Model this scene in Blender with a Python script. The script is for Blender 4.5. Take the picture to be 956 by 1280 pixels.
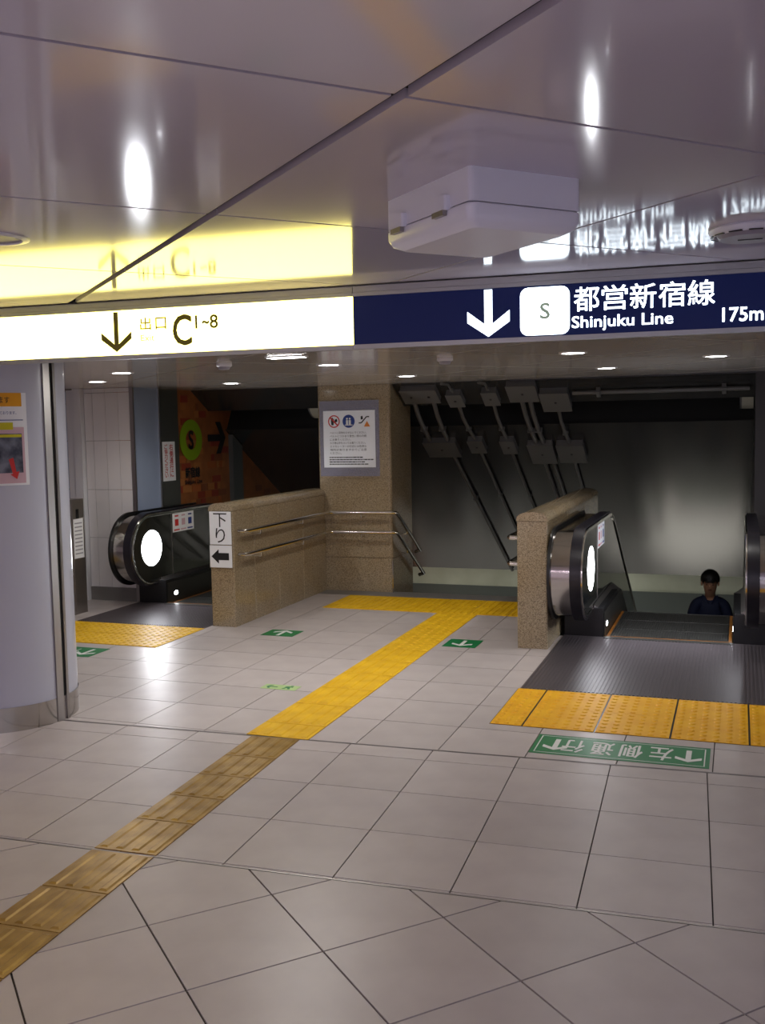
import bpy, math, random
import numpy as np
from mathutils import Vector, Matrix
random.seed(7)
for _o in list(bpy.data.objects): bpy.data.objects.remove(_o, do_unlink=True)
scene = bpy.context.scene
COL = scene.collection
R = math.radians

# ------------------------------------------------------------------ camera
T = 0.475                                    # floor tile pitch
FPX = 1242.05                                # focal length in pixels of a 956 x 1280 frame
CAM = Vector((3.907, -5.059, 1.764))
YAW, PITCH, ROLL = R(-19.7586), R(-4.8463), R(-1.0558)
fwd = Vector((math.sin(YAW)*math.cos(PITCH), math.cos(YAW)*math.cos(PITCH), math.sin(PITCH)))
rt0 = Vector((math.cos(YAW), -math.sin(YAW), 0)); up0 = rt0.cross(fwd)
rt = rt0*math.cos(ROLL) + up0*math.sin(ROLL); upv = -rt0*math.sin(ROLL) + up0*math.cos(ROLL)
cd = bpy.data.cameras.new('camera'); cam = bpy.data.objects.new('camera', cd); COL.objects.link(cam)
cd.sensor_fit = 'VERTICAL'; cd.sensor_height = 36.0; cd.lens = FPX/1280*36.0
cd.clip_start = 0.05; cd.clip_end = 200
cam.matrix_world = Matrix(((rt.x, upv.x, -fwd.x, CAM.x), (rt.y, upv.y, -fwd.y, CAM.y), (rt.z, upv.z, -fwd.z, CAM.z), (0, 0, 0, 1)))
scene.camera = cam

# ------------------------------------------------------------------ world, exposure
w = bpy.data.worlds.new('world'); scene.world = w; w.use_nodes = True
w.node_tree.nodes['Background'].inputs[0].default_value = (0.5, 0.5, 0.6, 1)
w.node_tree.nodes['Background'].inputs[1].default_value = 0.02
vs = scene.view_settings
vs.view_transform = 'Standard'; vs.look = 'None'; vs.gamma = 1.0; vs.exposure = 0.0; vs.use_curve_mapping = False
HALL_LINE_W = 27.0      # fluorescent lines in the hall behind the viewer
HALL_DOWN_W = 7.0       # downlights of the hall ceiling
FAR_DOWN_W = 25.0        # downlights beyond the sign
LOWER_W = 30.0          # lamps of the lower floor

# ------------------------------------------------------------------ pixel helpers
def ray(x, y): return rt*((x-478)/FPX) - upv*((y-640)/FPX) + fwd
def pz(x, y, z=0.0): d = ray(x, y); return CAM + d*((z-CAM.z)/d.z)
def py_(x, y, Y): d = ray(x, y); return CAM + d*((Y-CAM.y)/d.y)
def px_(x, y, X): d = ray(x, y); return CAM + d*((X-CAM.x)/d.x)
def pj(P):
    d = Vector(P)-CAM; z = d.dot(fwd)
    if z < 0.05: return (-9999, -9999)
    return (478+FPX*d.dot(rt)/z, 640-FPX*d.dot(upv)/z)
def in_frame(pts, m=6):
    ps = [pj(p) for p in pts]
    ps = [p for p in ps if p[0] > -9000]
    if not ps: return False
    return min(p[0] for p in ps) < 956+m and max(p[0] for p in ps) > -m and min(p[1] for p in ps) < 1280+m and max(p[1] for p in ps) > -m

# hall grid: turned 2.4 degrees against the stairs' grid
BANG = R(2.405); BO = Vector((0.459, -0.224, 0))
bu = Vector((math.cos(BANG), math.sin(BANG), 0)); bv = Vector((-math.sin(BANG), math.cos(BANG), 0))
def B(x, y, z=0.0): return BO + bu*(x*T) + bv*(y*T) + Vector((0, 0, z))
def toB(P): d = Vector(P)-BO; return (d.dot(bu)/T, d.dot(bv)/T)

# ------------------------------------------------------------------ materials
MATS = {}
def mat(name, col, rough=0.5, metal=0.0, spec=0.5, emit=None, es=0.0, noise=None, bump=None, coat=0.0, aniso=0.0, alpha=1.0, trans=0.0):
    m = bpy.data.materials.new(name); m.use_nodes = True
    nt = m.node_tree; b = nt.nodes['Principled BSDF']
    b.inputs['Base Color'].default_value = (*col, 1); b.inputs['Roughness'].default_value = rough
    b.inputs['Metallic'].default_value = metal; b.inputs['Specular IOR Level'].default_value = spec
    b.inputs['Coat Weight'].default_value = coat
    b.inputs['Alpha'].default_value = alpha; b.inputs['Transmission Weight'].default_value = trans
    if aniso: b.inputs['Anisotropic'].default_value = aniso
    if emit: b.inputs['Emission Color'].default_value = (*emit, 1); b.inputs['Emission Strength'].default_value = es
    tc = nt.nodes.new('ShaderNodeTexCoord')
    if noise:                     # (scale, detail, colour a, colour b)
        sc, det, ca, cb = noise
        n = nt.nodes.new('ShaderNodeTexNoise'); n.inputs['Scale'].default_value = sc; n.inputs['Detail'].default_value = det
        nt.links.new(tc.outputs['Object'], n.inputs['Vector'])
        r = nt.nodes.new('ShaderNodeValToRGB'); r.color_ramp.elements[0].position = 0.32; r.color_ramp.elements[1].position = 0.68
        r.color_ramp.elements[0].color = (*ca, 1); r.color_ramp.elements[1].color = (*cb, 1)
        nt.links.new(n.outputs['Fac'], r.inputs['Fac']); nt.links.new(r.outputs['Color'], b.inputs['Base Color'])
    if bump:
        sc, st, dist = bump
        n2 = nt.nodes.new('ShaderNodeTexNoise'); n2.inputs['Scale'].default_value = sc; n2.inputs['Detail'].default_value = 4
        nt.links.new(tc.outputs['Object'], n2.inputs['Vector'])
        bp = nt.nodes.new('ShaderNodeBump'); bp.inputs['Strength'].default_value = st; bp.inputs['Distance'].default_value = dist
        nt.links.new(n2.outputs['Fac'], bp.inputs['Height']); nt.links.new(bp.outputs['Normal'], b.inputs['Normal'])
    MATS[name] = m
    return m
def vary(m, name, amt=0.06):      # brightness of a piece differs a little from object to object
    nt = m.node_tree; b = nt.nodes['Principled BSDF']
    oi = nt.nodes.new('ShaderNodeObjectInfo'); mr = nt.nodes.new('ShaderNodeMapRange')
    mr.inputs['To Min'].default_value = 1-amt; mr.inputs['To Max'].default_value = 1+amt
    nt.links.new(oi.outputs['Random'], mr.inputs['Value'])
    mx = nt.nodes.new('ShaderNodeVectorMath'); mx.operation = 'SCALE'
    src = b.inputs['Base Color'].links[0].from_socket if b.inputs['Base Color'].links else None
    if src: nt.links.new(src, mx.inputs[0])
    else: mx.inputs[0].default_value = b.inputs['Base Color'].default_value[:3]
    nt.links.new(mr.outputs['Result'], mx.inputs['Scale']); nt.links.new(mx.outputs['Vector'], b.inputs['Base Color'])

M_TILE = mat('floor_tile', (.5, .45, .44), .37, 0, .5, noise=(5, 6, (.475, .425, .42), (.53, .48, .47)), bump=(300, .04, .001)); vary(M_TILE, 't', .05)
M_GROUT = mat('grout', (.09, .075, .07), .8)
M_CEIL = mat('ceiling_enamel', (.56, .52, .60), .10, 0, .75, coat=.15); vary(M_CEIL, 'c', .03)
M_CEILF = mat('ceiling_enamel_passage', (.56, .52, .48), .14, 0, .8, coat=.1)
M_BACK = mat('void_black', (.012, .012, .012), .9)
M_GRAN = None
M_STEEL = mat('stainless', (.50, .48, .46), .13, 1.0)
M_STEELD = mat('stainless_dull', (.38, .36, .35), .38, 1.0)
M_RAIL = mat('handrail_steel', (.66, .64, .60), .14, 1.0)
M_RUB = mat('rubber_black', (.012, .011, .018), .32, 0, .5)
M_BLK = mat('painted_black', (.008, .008, .009), .35)
M_SKIRT = mat('skirt_dark', (.025, .024, .022), .3)
M_PLATE = mat('landing_metal', (.11, .095, .105), .40, .35)
M_STEP = mat('step_metal', (.10, .10, .095), .42, .7)
M_YEL = mat('tactile_yellow', (.80, .47, .012), .48, 0, .22, noise=(7, 5, (.70, .39, .01), (.86, .53, .018)))
M_YOR = mat('tactile_orange_yellow', (.86, .43, .008), .48, 0, .22, noise=(6, 5, (.80, .38, .008), (.88, .48, .012)))
M_BRASS = mat('tactile_worn', (.38, .23, .05), .30, .35, noise=(9, 6, (.30, .175, .035), (.50, .32, .09)))
M_LINEY = mat('demarcation_yellow', (.24, .09, .012), .5)
M_WHITE = mat('white_paint', (.72, .72, .76), .32)
M_COLW = mat('column_white', (.52, .54, .64), .28, coat=.2)
M_WTILE = mat('wall_tile_white', (.80, .78, .79), .22); vary(M_WTILE, 'w', .03)
M_BASE = mat('baseboard_grey', (.20, .19, .18), .4)
M_BLUEP = mat('panel_bluegrey', (.36, .44, .62), .3, .25)
M_DKP = mat('panel_dark', (.06, .065, .06), .4)
M_ORNG = mat('mosaic_orange', (.34, .12, .035), .45, noise=(6, 4, (.28, .095, .028), (.40, .145, .045)))
M_MOS = [mat('mosaic_block_%d' % i, c, .45) for i, c in enumerate([(.30, .05, .025), (.42, .12, .032), (.25, .08, .03), (.44, .17, .05)])]
M_GREYP = mat('post_grey', (.16, .18, .18), .35, .4)
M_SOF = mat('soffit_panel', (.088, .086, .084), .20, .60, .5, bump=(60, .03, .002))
M_CONC = mat('lower_wall_pale', (.30, .31, .25), .6, noise=(2, 3, (.27, .28, .22), (.33, .34, .28)))
M_DADO = mat('lower_wall_dark', (.05, .058, .055), .5)
M_CONDUIT = mat('conduit_grey', (.115, .11, .105), .45)
M_BOXG = mat('junction_grey', (.12, .118, .118), .45)
M_GREEN = mat('sign_green', (.012, .20, .062), .4)
M_PALEG = mat('sign_pale_green', (.42, .58, .25), .5)
M_INKW = mat('print_white', (.75, .76, .74), .5)
M_INKK = mat('print_black', (.012, .012, .014), .5)
M_INKR = mat('print_red', (.55, .03, .03), .5)
M_INKB = mat('print_blue', (.02, .05, .25), .5)
M_PAPER = mat('paper', (.84, .86, .90), .6)
M_PINK = mat('print_pink', (.62, .42, .48), .55)
M_ORP = mat('print_orange', (.80, .36, .01), .5)
M_YLP = mat('print_yellow', (.60, .55, .01), .5)
M_PHOTO = mat('print_photo', (.03, .04, .08), .5, noise=(14, 3, (.02, .025, .05), (.20, .22, .28)))
M_LIME = mat('sign_lime', (.24, .42, .01), .45)
M_PLAST = mat('white_plastic', (.84, .86, .97), .35)
M_GREYPL = mat('grey_plastic', (.30, .28, .34), .4)
M_SIGNF = mat('sign_frame', (.42, .43, .44), .3, .6)
M_EXIT = mat('exit_panel_light', (.8, .75, .2), .4, emit=(1.0, .86, .20), es=7.0)
M_EXINK = mat('exit_ink', (.03, .022, .003), .4, emit=(.10, .075, .002), es=.45)
M_EXINK2 = mat('exit_ink_washed', (.2, .15, .01), .4, emit=(.30, .22, .01), es=.6)
M_NAVY = mat('line_panel_blue', (.005, .011, .06), .4, 0, .25, emit=(.02, .05, .36), es=.07)
M_LITW = mat('line_letter_light', (.8, .8, .8), .4, emit=(.80, .92, 1.0), es=3.6)
M_SINK = mat('line_ink_grey', (.2, .25, .2), .4, emit=(.16, .20, .15), es=1.0)
M_LAMP = mat('lamp_glow', (1, 1, 1), .4, emit=(1.0, .98, .95), es=30.0)
M_NLAMP = mat('newel_lamp_glow', (1, 1, 1), .4, emit=(.93, .95, 1.0), es=22.0)
M_FLUO = mat('fluorescent_glow', (1, 1, 1), .4, emit=(.93, .88, 1.0), es=10.0)
M_SKIN = mat('skin', (.62, .33, .20), .5)
M_HAIR = mat('hair_black', (.008, .007, .007), .4)
M_SHIRT = mat('shirt_navy', (.018, .028, .085), .7)
M_TROU = mat('trousers_dark', (.02, .02, .024), .8)
M_GLASS = mat('balustrade_panel', (.018, .019, .016), .07, 0, .6, coat=.3)

def granite():
    m = bpy.data.materials.new('granite_tan'); m.use_nodes = True; nt = m.node_tree; b = nt.nodes['Principled BSDF']
    b.inputs['Roughness'].default_value = .11; b.inputs['Specular IOR Level'].default_value = .5
    tc = nt.nodes.new('ShaderNodeTexCoord'); v = nt.nodes.new('ShaderNodeTexVoronoi'); v.inputs['Scale'].default_value = 190
    nt.links.new(tc.outputs['Object'], v.inputs['Vector'])
    r = nt.nodes.new('ShaderNodeValToRGB'); e = r.color_ramp.elements
    e[0].position = 0; e[0].color = (.16, .125, .085, 1); e[1].position = 1; e[1].color = (.46, .39, .28, 1)
    for p, c in ((.2, (.27, .215, .145, 1)), (.45, (.34, .28, .195, 1)), (.7, (.38, .30, .205, 1))):
        q = e.new(p); q.color = c
    sx = nt.nodes.new('ShaderNodeSeparateColor'); nt.links.new(v.outputs['Color'], sx.inputs['Color'])
    nt.links.new(sx.outputs['Red'], r.inputs['Fac'])
    n = nt.nodes.new('ShaderNodeTexNoise'); n.inputs['Scale'].default_value = 2.2; n.inputs['Detail'].default_value = 5
    nt.links.new(tc.outputs['Object'], n.inputs['Vector'])
    r2 = nt.nodes.new('ShaderNodeValToRGB'); r2.color_ramp.elements[0].position = .35; r2.color_ramp.elements[1].position = .7
    r2.color_ramp.elements[0].color = (.92, .86, .74, 1); r2.color_ramp.elements[1].color = (1, 1, .98, 1)
    nt.links.new(n.outputs['Fac'], r2.inputs['Fac'])
    mx = nt.nodes.new('ShaderNodeMix'); mx.data_type = 'RGBA'; mx.blend_type = 'MULTIPLY'; mx.inputs[0].default_value = 1
    nt.links.new(r.outputs['Color'], mx.inputs[6]); nt.links.new(r2.outputs['Color'], mx.inputs[7])
    nt.links.new(mx.outputs[2], b.inputs['Base Color']); return m
M_GRAN = granite()

# ------------------------------------------------------------------ mesh helpers
class MB:
    def __init__(s): s.v = []; s.f = []; s.mi = []; s.sm = []
    def add(s, vs, fs, mi=0, smooth=False):
        o = len(s.v); s.v += [tuple(p) for p in vs]; s.f += [tuple(i+o for i in f) for f in fs]
        s.mi += [mi]*len(fs); s.sm += [smooth]*len(fs); return s
    def box(s, a, b, mi=0):
        x0, y0, z0 = a; x1, y1, z1 = b
        v = [(x0, y0, z0), (x1, y0, z0), (x1, y1, z0), (x0, y1, z0), (x0, y0, z1), (x1, y0, z1), (x1, y1, z1), (x0, y1, z1)]
        return s.add(v, [(0, 3, 2, 1), (4, 5, 6, 7), (0, 1, 5, 4), (1, 2, 6, 5), (2, 3, 7, 6), (3, 0, 4, 7)], mi)
    def obox(s, c, ux, uy, uz, hx, hy, hz, mi=0, bev=0.0):
        c = Vector(c); v = []
        if bev <= 0:
            for sz in (-1, 1):
                for sx, sy in ((-1, -1), (1, -1), (1, 1), (-1, 1)): v.append(c+ux*(hx*sx)+uy*(hy*sy)+uz*(hz*sz))
            return s.add(v, [(0, 3, 2, 1), (4, 5, 6, 7), (0, 1, 5, 4), (1, 2, 6, 5), (2, 3, 7, 6), (3, 0, 4, 7)], mi)
        pts = []
        for cx, cy, a0 in ((hx-bev, hy-bev, 0), (-hx+bev, hy-bev, 90), (-hx+bev, -hy+bev, 180), (hx-bev, -hy+bev, 270)):
            for k in range(4):
                a = R(a0+30*k); pts.append((cx+bev*math.cos(a), cy+bev*math.sin(a)))
        return s.prism([c+ux*p[0]+uy*p[1]-uz*hz for p in pts], uz*(2*hz), mi)
    def prism(s, pts, d, mi=0, smooth=False):
        n = len(pts); pts = [Vector(p) for p in pts]; d = Vector(d)
        v = pts+[p+d for p in pts]
        nrm = Vector((0, 0, 0))
        for i in range(n): nrm += pts[i].cross(pts[(i+1) % n])
        caps = [tuple(range(n-1, -1, -1)), tuple(range(n, 2*n))]
        sides = [(i, (i+1) % n, n+(i+1) % n, n+i) for i in range(n)]
        if nrm.dot(d) < 0:
            caps = [c[::-1] for c in caps]; sides = [c[::-1] for c in sides]
        s.add(v, caps, mi); o = len(s.v)-2*n
        s.f += [tuple(i+o for i in f) for f in sides]; s.mi += [mi]*n; s.sm += [smooth]*n
        return s
    def tube(s, pts, r, n=10, mi=0, cap=True):
        pts = [Vector(p) for p in pts]; rings = []; prev = None
        for i, p in enumerate(pts):
            t = (pts[min(i+1, len(pts)-1)]-pts[max(i-1, 0)]).normalized()
            if prev is None:
                a = Vector((0, 0, 1)) if abs(t.z) < .9 else Vector((1, 0, 0)); u = t.cross(a).normalized()
            else:
                u = (prev-t*prev.dot(t)).normalized()
            prev = u; vv = t.cross(u); rr = r[i] if isinstance(r, (list, tuple)) else r
            rings.append([p+u*(rr*math.cos(2*math.pi*k/n))+vv*(rr*math.sin(2*math.pi*k/n)) for k in range(n)])
        v = [q for ring in rings for q in ring]; f = []
        for i in range(len(pts)-1):
            for k in range(n): f.append((i*n+k, i*n+(k+1) % n, (i+1)*n+(k+1) % n, (i+1)*n+k))
        s.add(v, f, mi, True)
        if cap: s.add(rings[0], [tuple(range(n-1, -1, -1))], mi); s.add(rings[-1], [tuple(range(n))], mi)
        return s
    def lathe(s, c, prof, n=28, mi=0, axis='Z'):
        v = []; f = []
        for r_, z_ in prof:
            for k in range(n):
                a = 2*math.pi*k/n
                if axis == 'Z': v.append((c[0]+r_*math.cos(a), c[1]+r_*math.sin(a), c[2]+z_))
                else: v.append((c[0]+z_, c[1]+r_*math.cos(a), c[2]+r_*math.sin(a)))
        for i in range(len(prof)-1):
            for k in range(n): f.append((i*n+k, i*n+(k+1) % n, (i+1)*n+(k+1) % n, (i+1)*n+k))
        return s.add(v, f, mi, True)
    def disc(s, c, r, n=24, mi=0, nrm=(0, 0, -1), sq=1.0):
        N = Vector(nrm); a = Vector((1, 0, 0)) if abs(N.x) < .9 else Vector((0, 1, 0)); u = N.cross(a).normalized(); v_ = N.cross(u)
        return s.add([Vector(c)+u*(r*math.cos(2*math.pi*k/n))+v_*(r*sq*math.sin(2*math.pi*k/n)) for k in range(n)], [tuple(range(n))], mi)

def wloc(p):
    l = Vector((0, 0, 0))
    while p: l += Vector(p.location); p = p.parent
    return l
def link(name, me, mats, parent, origin):
    o = bpy.data.objects.new(name, me); COL.objects.link(o)
    if not me.materials:
        for m in (mats if isinstance(mats, (list, tuple)) else [mats]): me.materials.append(m)
    if parent: o.parent = parent; o.location = Vector(origin)-wloc(parent)
    else: o.location = origin
    return o
def build(name, mb, mats, parent=None, smooth=None):
    vs_ = np.array([tuple(v) for v in mb.v], float)
    lo, hi = vs_.min(0), vs_.max(0); org = Vector(((lo[0]+hi[0])/2, (lo[1]+hi[1])/2, lo[2]))
    me = bpy.data.meshes.new(name); me.from_pydata((vs_-np.array(org)).tolist(), [], mb.f)
    me.polygons.foreach_set('material_index', mb.mi)
    me.polygons.foreach_set('use_smooth', mb.sm if smooth is None else [smooth]*len(mb.f)); me.update()
    if any(mb.sm): me.set_sharp_from_angle(angle=R(38))
    return link(name, me, mats, parent, org)
def empty(name, loc):
    o = bpy.data.objects.new(name, None); COL.objects.link(o); o.location = loc; o.empty_display_size = .1; return o
def tag(o, label=None, cat=None, group=None, kind=None):
    if label: o['label'] = label
    if cat: o['category'] = cat
    if group: o['group'] = group
    if kind: o['kind'] = kind
    return o
def thing(name, loc, label, cat, group=None): return tag(empty(name, loc), label, cat, group)
def dup(o, parent=None, loc=None):
    c = o.copy(); COL.objects.link(c); c.parent = parent
    if loc is not None: c.location = loc
    for ch in list(o.children): dup(ch, c)
    return c
def light(kind, name, loc, energy, col, parent, size=.1, spot=None, blend=.5, rot=None, size_y=None):
    l = bpy.data.lights.new(name, kind); l.energy = energy; l.color = col
    if kind == 'AREA':
        l.size = size; l.shape = 'DISK' if size_y is None else 'RECTANGLE'
        if size_y is not None: l.size_y = size_y
        if spot: l.spread = spot
    else: l.shadow_soft_size = size
    if kind == 'SPOT': l.spot_size = spot; l.spot_blend = blend
    o = bpy.data.objects.new(name, l); COL.objects.link(o); o.parent = parent; o.location = Vector(loc)-(wloc(parent) if parent else Vector())
    if rot: o.rotation_euler = rot
    return o

X_, Y_, Z_ = Vector((1, 0, 0)), Vector((0, 1, 0)), Vector((0, 0, 1))
def text(name, body, rect, P, ux, uy, m, parent, fat=0.0, depth=.0015, keep=True, mapf=None):
    """lettering: mesh of the characters fitted into rect (u0,v0,u1,v1) on the plane P + u*ux + v*uy"""
    c = bpy.data.curves.new(name, 'FONT'); c.body = body; c.resolution_u = 3
    o = bpy.data.objects.new(name, c); COL.objects.link(o)
    bpy.context.view_layer.update()
    me = bpy.data.meshes.new_from_object(o.evaluated_get(bpy.context.evaluated_depsgraph_get()))
    bpy.data.objects.remove(o, do_unlink=True)
    v = np.array([q.co[:] for q in me.vertices]); fs = [tuple(p.vertices) for p in me.polygons]
    lo, hi = v.min(0), v.max(0); u0, v0, u1, v1 = rect
    sx = (u1-u0)/max(hi[0]-lo[0], 1e-6); sy = (v1-v0)/max(hi[1]-lo[1], 1e-6)
    if not keep: sx = sy = min(sx, sy)
    n = ux.cross(uy); mb = MB()
    pts = []
    for q in v:
        uu, vv = u0+(q[0]-lo[0])*sx, v0+(q[1]-lo[1])*sy
        pts.append(mapf(uu, vv) if mapf else P+ux*uu+uy*vv+n*depth)
    if fat and not mapf:
        e_ = fat*(v1-v0)*.9
        for q, (dx, dy) in enumerate(((1, 1), (1, -1), (-1, 1), (-1, -1), (0, 1.2), (0, -1.2), (1.2, 0), (-1.2, 0))):
            mb.add([p+ux*(dx*e_)+uy*(dy*e_)+n*(.00003*(q+1)) for p in pts], fs)
    mb.add(pts, fs)
    return build(name, mb, m, parent)
def poly2(mb, pts, P, ux, uy, off, th=.001, mi=0):
    n = ux.cross(uy); return mb.prism([P+ux*a+uy*b+n*off for a, b in pts], n*th, mi)
def arrow_pts(cx, cy, L, W, sh, ang=0):
    """block arrow with swept barbs, pointing up (+v) for ang = 0"""
    h = L/2; k = sh*1.15
    p = [(-sh/2, -h), (sh/2, -h), (sh/2, h-k*1.35), (W/2, h-W/2-k*.45), (W/2, h-W/2+k*.75), (0, h), (-W/2, h-W/2+k*.75), (-W/2, h-W/2-k*.45), (-sh/2, h-k*1.35)]
    c, s_ = math.cos(ang), math.sin(ang)
    return [(cx+a*c-b*s_, cy+a*s_+b*c) for a, b in p]

def clip(poly, a, b):
    """keep the part of a convex polygon left of the line a->b"""
    out = []; n = len(poly)
    f = lambda p: (b[0]-a[0])*(p[1]-a[1])-(b[1]-a[1])*(p[0]-a[0])
    for i in range(n):
        p, q = poly[i], poly[(i+1) % n]; fp, fq = f(p), f(q)
        if fp >= 0: out.append(p)
        if (fp >= 0) != (fq >= 0):
            t = fp/(fp-fq); out.append((p[0]+(q[0]-p[0])*t, p[1]+(q[1]-p[1])*t))
    return out
def area(p): return abs(sum(p[i][0]*p[(i+1) % len(p)][1]-p[(i+1) % len(p)][0]*p[i][1] for i in range(len(p))))/2
def clip_rect(poly, x0, y0, x1, y1):
    for a, b in (((x0, y0), (x1, y0)), ((x1, y0), (x1, y1)), ((x1, y1), (x0, y1)), ((x0, y1), (x0, y0))):
        poly = clip(poly, a, b)
        if len(poly) < 3: return []
    return poly

ZC, ZF = 2.42, 2.225          # hall ceiling, passage ceiling
Y0 = 4.97                     # passage ceiling ends, slope begins
S30, C30 = .5, math.sqrt(.75)
SN = Vector((0, -S30, -C30))  # slope's outward normal
SD = Vector((0, C30, -S30))   # down the slope
def slope(X, s, h=0.0): return Vector((X, Y0, ZF))+SD*s+SN*h
def px_slope(x, y):
    d = ray(x, y); t = (Vector((0, Y0, ZF))-CAM).dot(SN)/d.dot(SN); P = CAM+d*t
    return P.x, (P-Vector((0, Y0, ZF))).dot(SD)

# ================================================================== STRUCTURE
# ---- floor slab and its tiles
fl = MB()
for a, b in (((-8, -12, -.3), (9, 2.6, -.008)), ((-8, 2.6, -.3), (-1.96, 4.5, -.008)), ((-.575, 2.6, -.3), (2.52, 4.93, -.008)),
             ((2.52, 2.6, -.3), (4.3, 3.19, -.008)), ((-1.96, 2.6, -.3), (-.575, 3.72, -.008)), ((4.3, 2.6, -.3), (9, 4.9, -.008))): fl.box(a, b)
floor = tag(build('floor', fl, M_GROUT), 'pale beige stone tile floor of the station passage', kind='structure')
far_tiles = MB()
tile_count = 0
def tile(poly, zt=0.0, shared=None):
    global tile_count
    pts = [Vector((p[0], p[1], -.008)) for p in poly]
    if in_frame([p+Vector((0, 0, .008)) for p in pts]) and tile_count < 300:
        tile_count += 1
        mb = MB().prism(pts, (0, 0, .008)); build('tile', mb, M_TILE, floor)
    else: far_tiles.prism(pts, (0, 0, .008))
def inset_cell(fn, i, j, g):
    return [fn(i+g, j+g), fn(i+1-g, j+g), fn(i+1-g, j+1-g), fn(i+g, j+1-g)]
# diagonal tiles of the hall (grid turned 45 degrees), up to the metal strip
du, dv = (bu+bv)/math.sqrt(2), (bv-bu)/math.sqrt(2)
DO = B(2.925, -4.13)
strip0, strip1 = B(-30, -3.055), B(30, -3.055)
fD = lambda i, j: (lambda p: (p.x, p.y))(DO+du*(i*T)+dv*(j*T))
for i in range(-26, 22):
    for j in range(-24, 24):
        p = clip(inset_cell(fD, i, j, .0075), (strip1.x, strip1.y), (strip0.x, strip0.y))
        if len(p) > 2: p = clip_rect(p, -7.9, -11.9, 8.9, 2)
        if len(p) > 2 and area(p) > .0006: tile(p)
# square tiles between the metal strip and the shutter joint
fB = lambda i, j: (lambda p: (p.x, p.y))(B(i, j))
j0, j1 = B(-30, .335), B(30, .335); s0, s1 = B(-30, -3.025), B(30, -3.025)
for i in range(-18, 19):
    for j in range(-4, 1):
        p = clip(inset_cell(fB, i, j, .006), (s0.x, s0.y), (s1.x, s1.y))
        if len(p) > 2: p = clip(p, (j1.x, j1.y), (j0.x, j0.y))
        if len(p) > 2: p = clip_rect(p, -7.9, -11.9, 8.9, 3)
        if len(p) > 2 and area(p) > .0006: tile(p)
# square tiles beyond the joint
k0, k1 = B(-30, .375), B(30, .375)
for i in range(-17, 19):
    for j in range(-3, 10):
        cell = inset_cell(lambda a, b: (a*T, b*T), i, j, .006)
        for rx0, rx1, ry1 in ((-7.9, -1.9, 3.74), (-1.9, -.475, 3.70), (-.475, 2.375, 4.655), (2.375, 4.275, 3.17), (4.275, 8.9, 4.85)):
            p = clip_rect(cell, rx0, -3, rx1, ry1)
            if len(p) > 2: p = clip(p, (k0.x, k0.y), (k1.x, k1.y))
            if len(p) > 2 and area(p) > .0006: tile(p)
ft = build('tile_field', far_tiles, M_TILE, floor); ft['kind'] = 'stuff'
# metal strip and shutter joint
def bstrip(y0, y1, z0, z1, x0=-17, x1=18): return [B(x0, y0, z0), B(x1, y0, z0), B(x1, y1, z0), B(x0, y1, z0)]
t1 = MB().prism(bstrip(-3.047, -3.033, -.008, 0), (0, 0, .009))
tag(build('trim_1', t1, M_STEELD), 'thin shiny metal strip between the diagonal and the square floor tiles', kind='structure')
t2 = MB().prism(bstrip(.338, .346, -.008, 0), (0, 0, .010)); t2.prism(bstrip(.366, .374, -.008, 0), (0, 0, .009))
t2.prism(bstrip(.346, .366, -.008, 0), (0, 0, .002), 1)
tag(build('trim_2', t2, [M_STEELD, M_BACK]), 'narrow dark metal shutter joint across the floor below the sign', kind='structure')
# dark granite sill at the top of the stairs
sill = MB(); sill.box((-.33, 4.66, -.008), (2.27, 4.95, .002))
tag(build('trim_3', sill, M_BASE), 'dark stone sill at the top edge of the stairs', kind='structure')

# ---- ceiling: dark backing and enamel panels, both levels
SGY = lambda X: -.72+(X-2.2)*math.tan(R(2.405))      # sign plane
ce = MB()
ce.box((-8, -12, ZC+.02), (9, -.62, ZC+.3))
ce.prism([(-8, SGY(-8)+.12, ZF+.015), (9, SGY(9)+.12, ZF+.015), (9, Y0, ZF+.015), (-8, Y0, ZF+.015)], (0, 0, .6))
ceil = tag(build('ceiling', ce, M_BACK), 'low glossy ceiling of pale enamel panels with dark joints', kind='structure')
CP = 2.5*T
LO = pz(265, 268, ZC)
dD = (pz(500, 124, ZC)-LO).normalized(); dD = Vector((math.cos(R(-42.6)), math.sin(R(-42.6)), 0)); dL = Vector((math.cos(R(47.4)), math.sin(R(47.4)), 0))
def cpanel(i, j, z, ysign, m):
    ga0, ga1 = .0065/CP, .0065/CP
    gb0 = (0.016 if j == 0 else .0065)/CP; gb1 = (0.016 if j == -1 else .0065)/CP
    q = [LO+dD*(a*CP)+dL*(b*CP) for a, b in ((i+ga0, j+gb0), (i+1-ga1, j+gb0), (i+1-ga1, j+1-gb1), (i+ga0, j+1-gb1))]
    p = [(v.x, v.y) for v in q]
    e0, e1 = (-20, SGY(-20)+(-.012 if ysign < 0 else .14)), (20, SGY(20)+(-.012 if ysign < 0 else .14))
    p = clip(p, e1, e0) if ysign < 0 else clip(p, e0, e1)
    if len(p) > 2: p = clip_rect(p, -7.5, -11.8, 8.5, 4.95)
    if len(p) > 2 and area(p) > .002:
        build('ceiling_panel', MB().prism([(a, b, z) for a, b in p], (0, 0, .015 if ysign > 0 else .02)), m, ceil)
for i in range(-12, 11):
    for j in range(-9, 9):
        cpanel(i, j, ZC, -1, M_CEIL)
for i in range(-12, 11):
    for j in range(-9, 12):
        cpanel(i, j, ZF, 1, M_CEILF)
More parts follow.
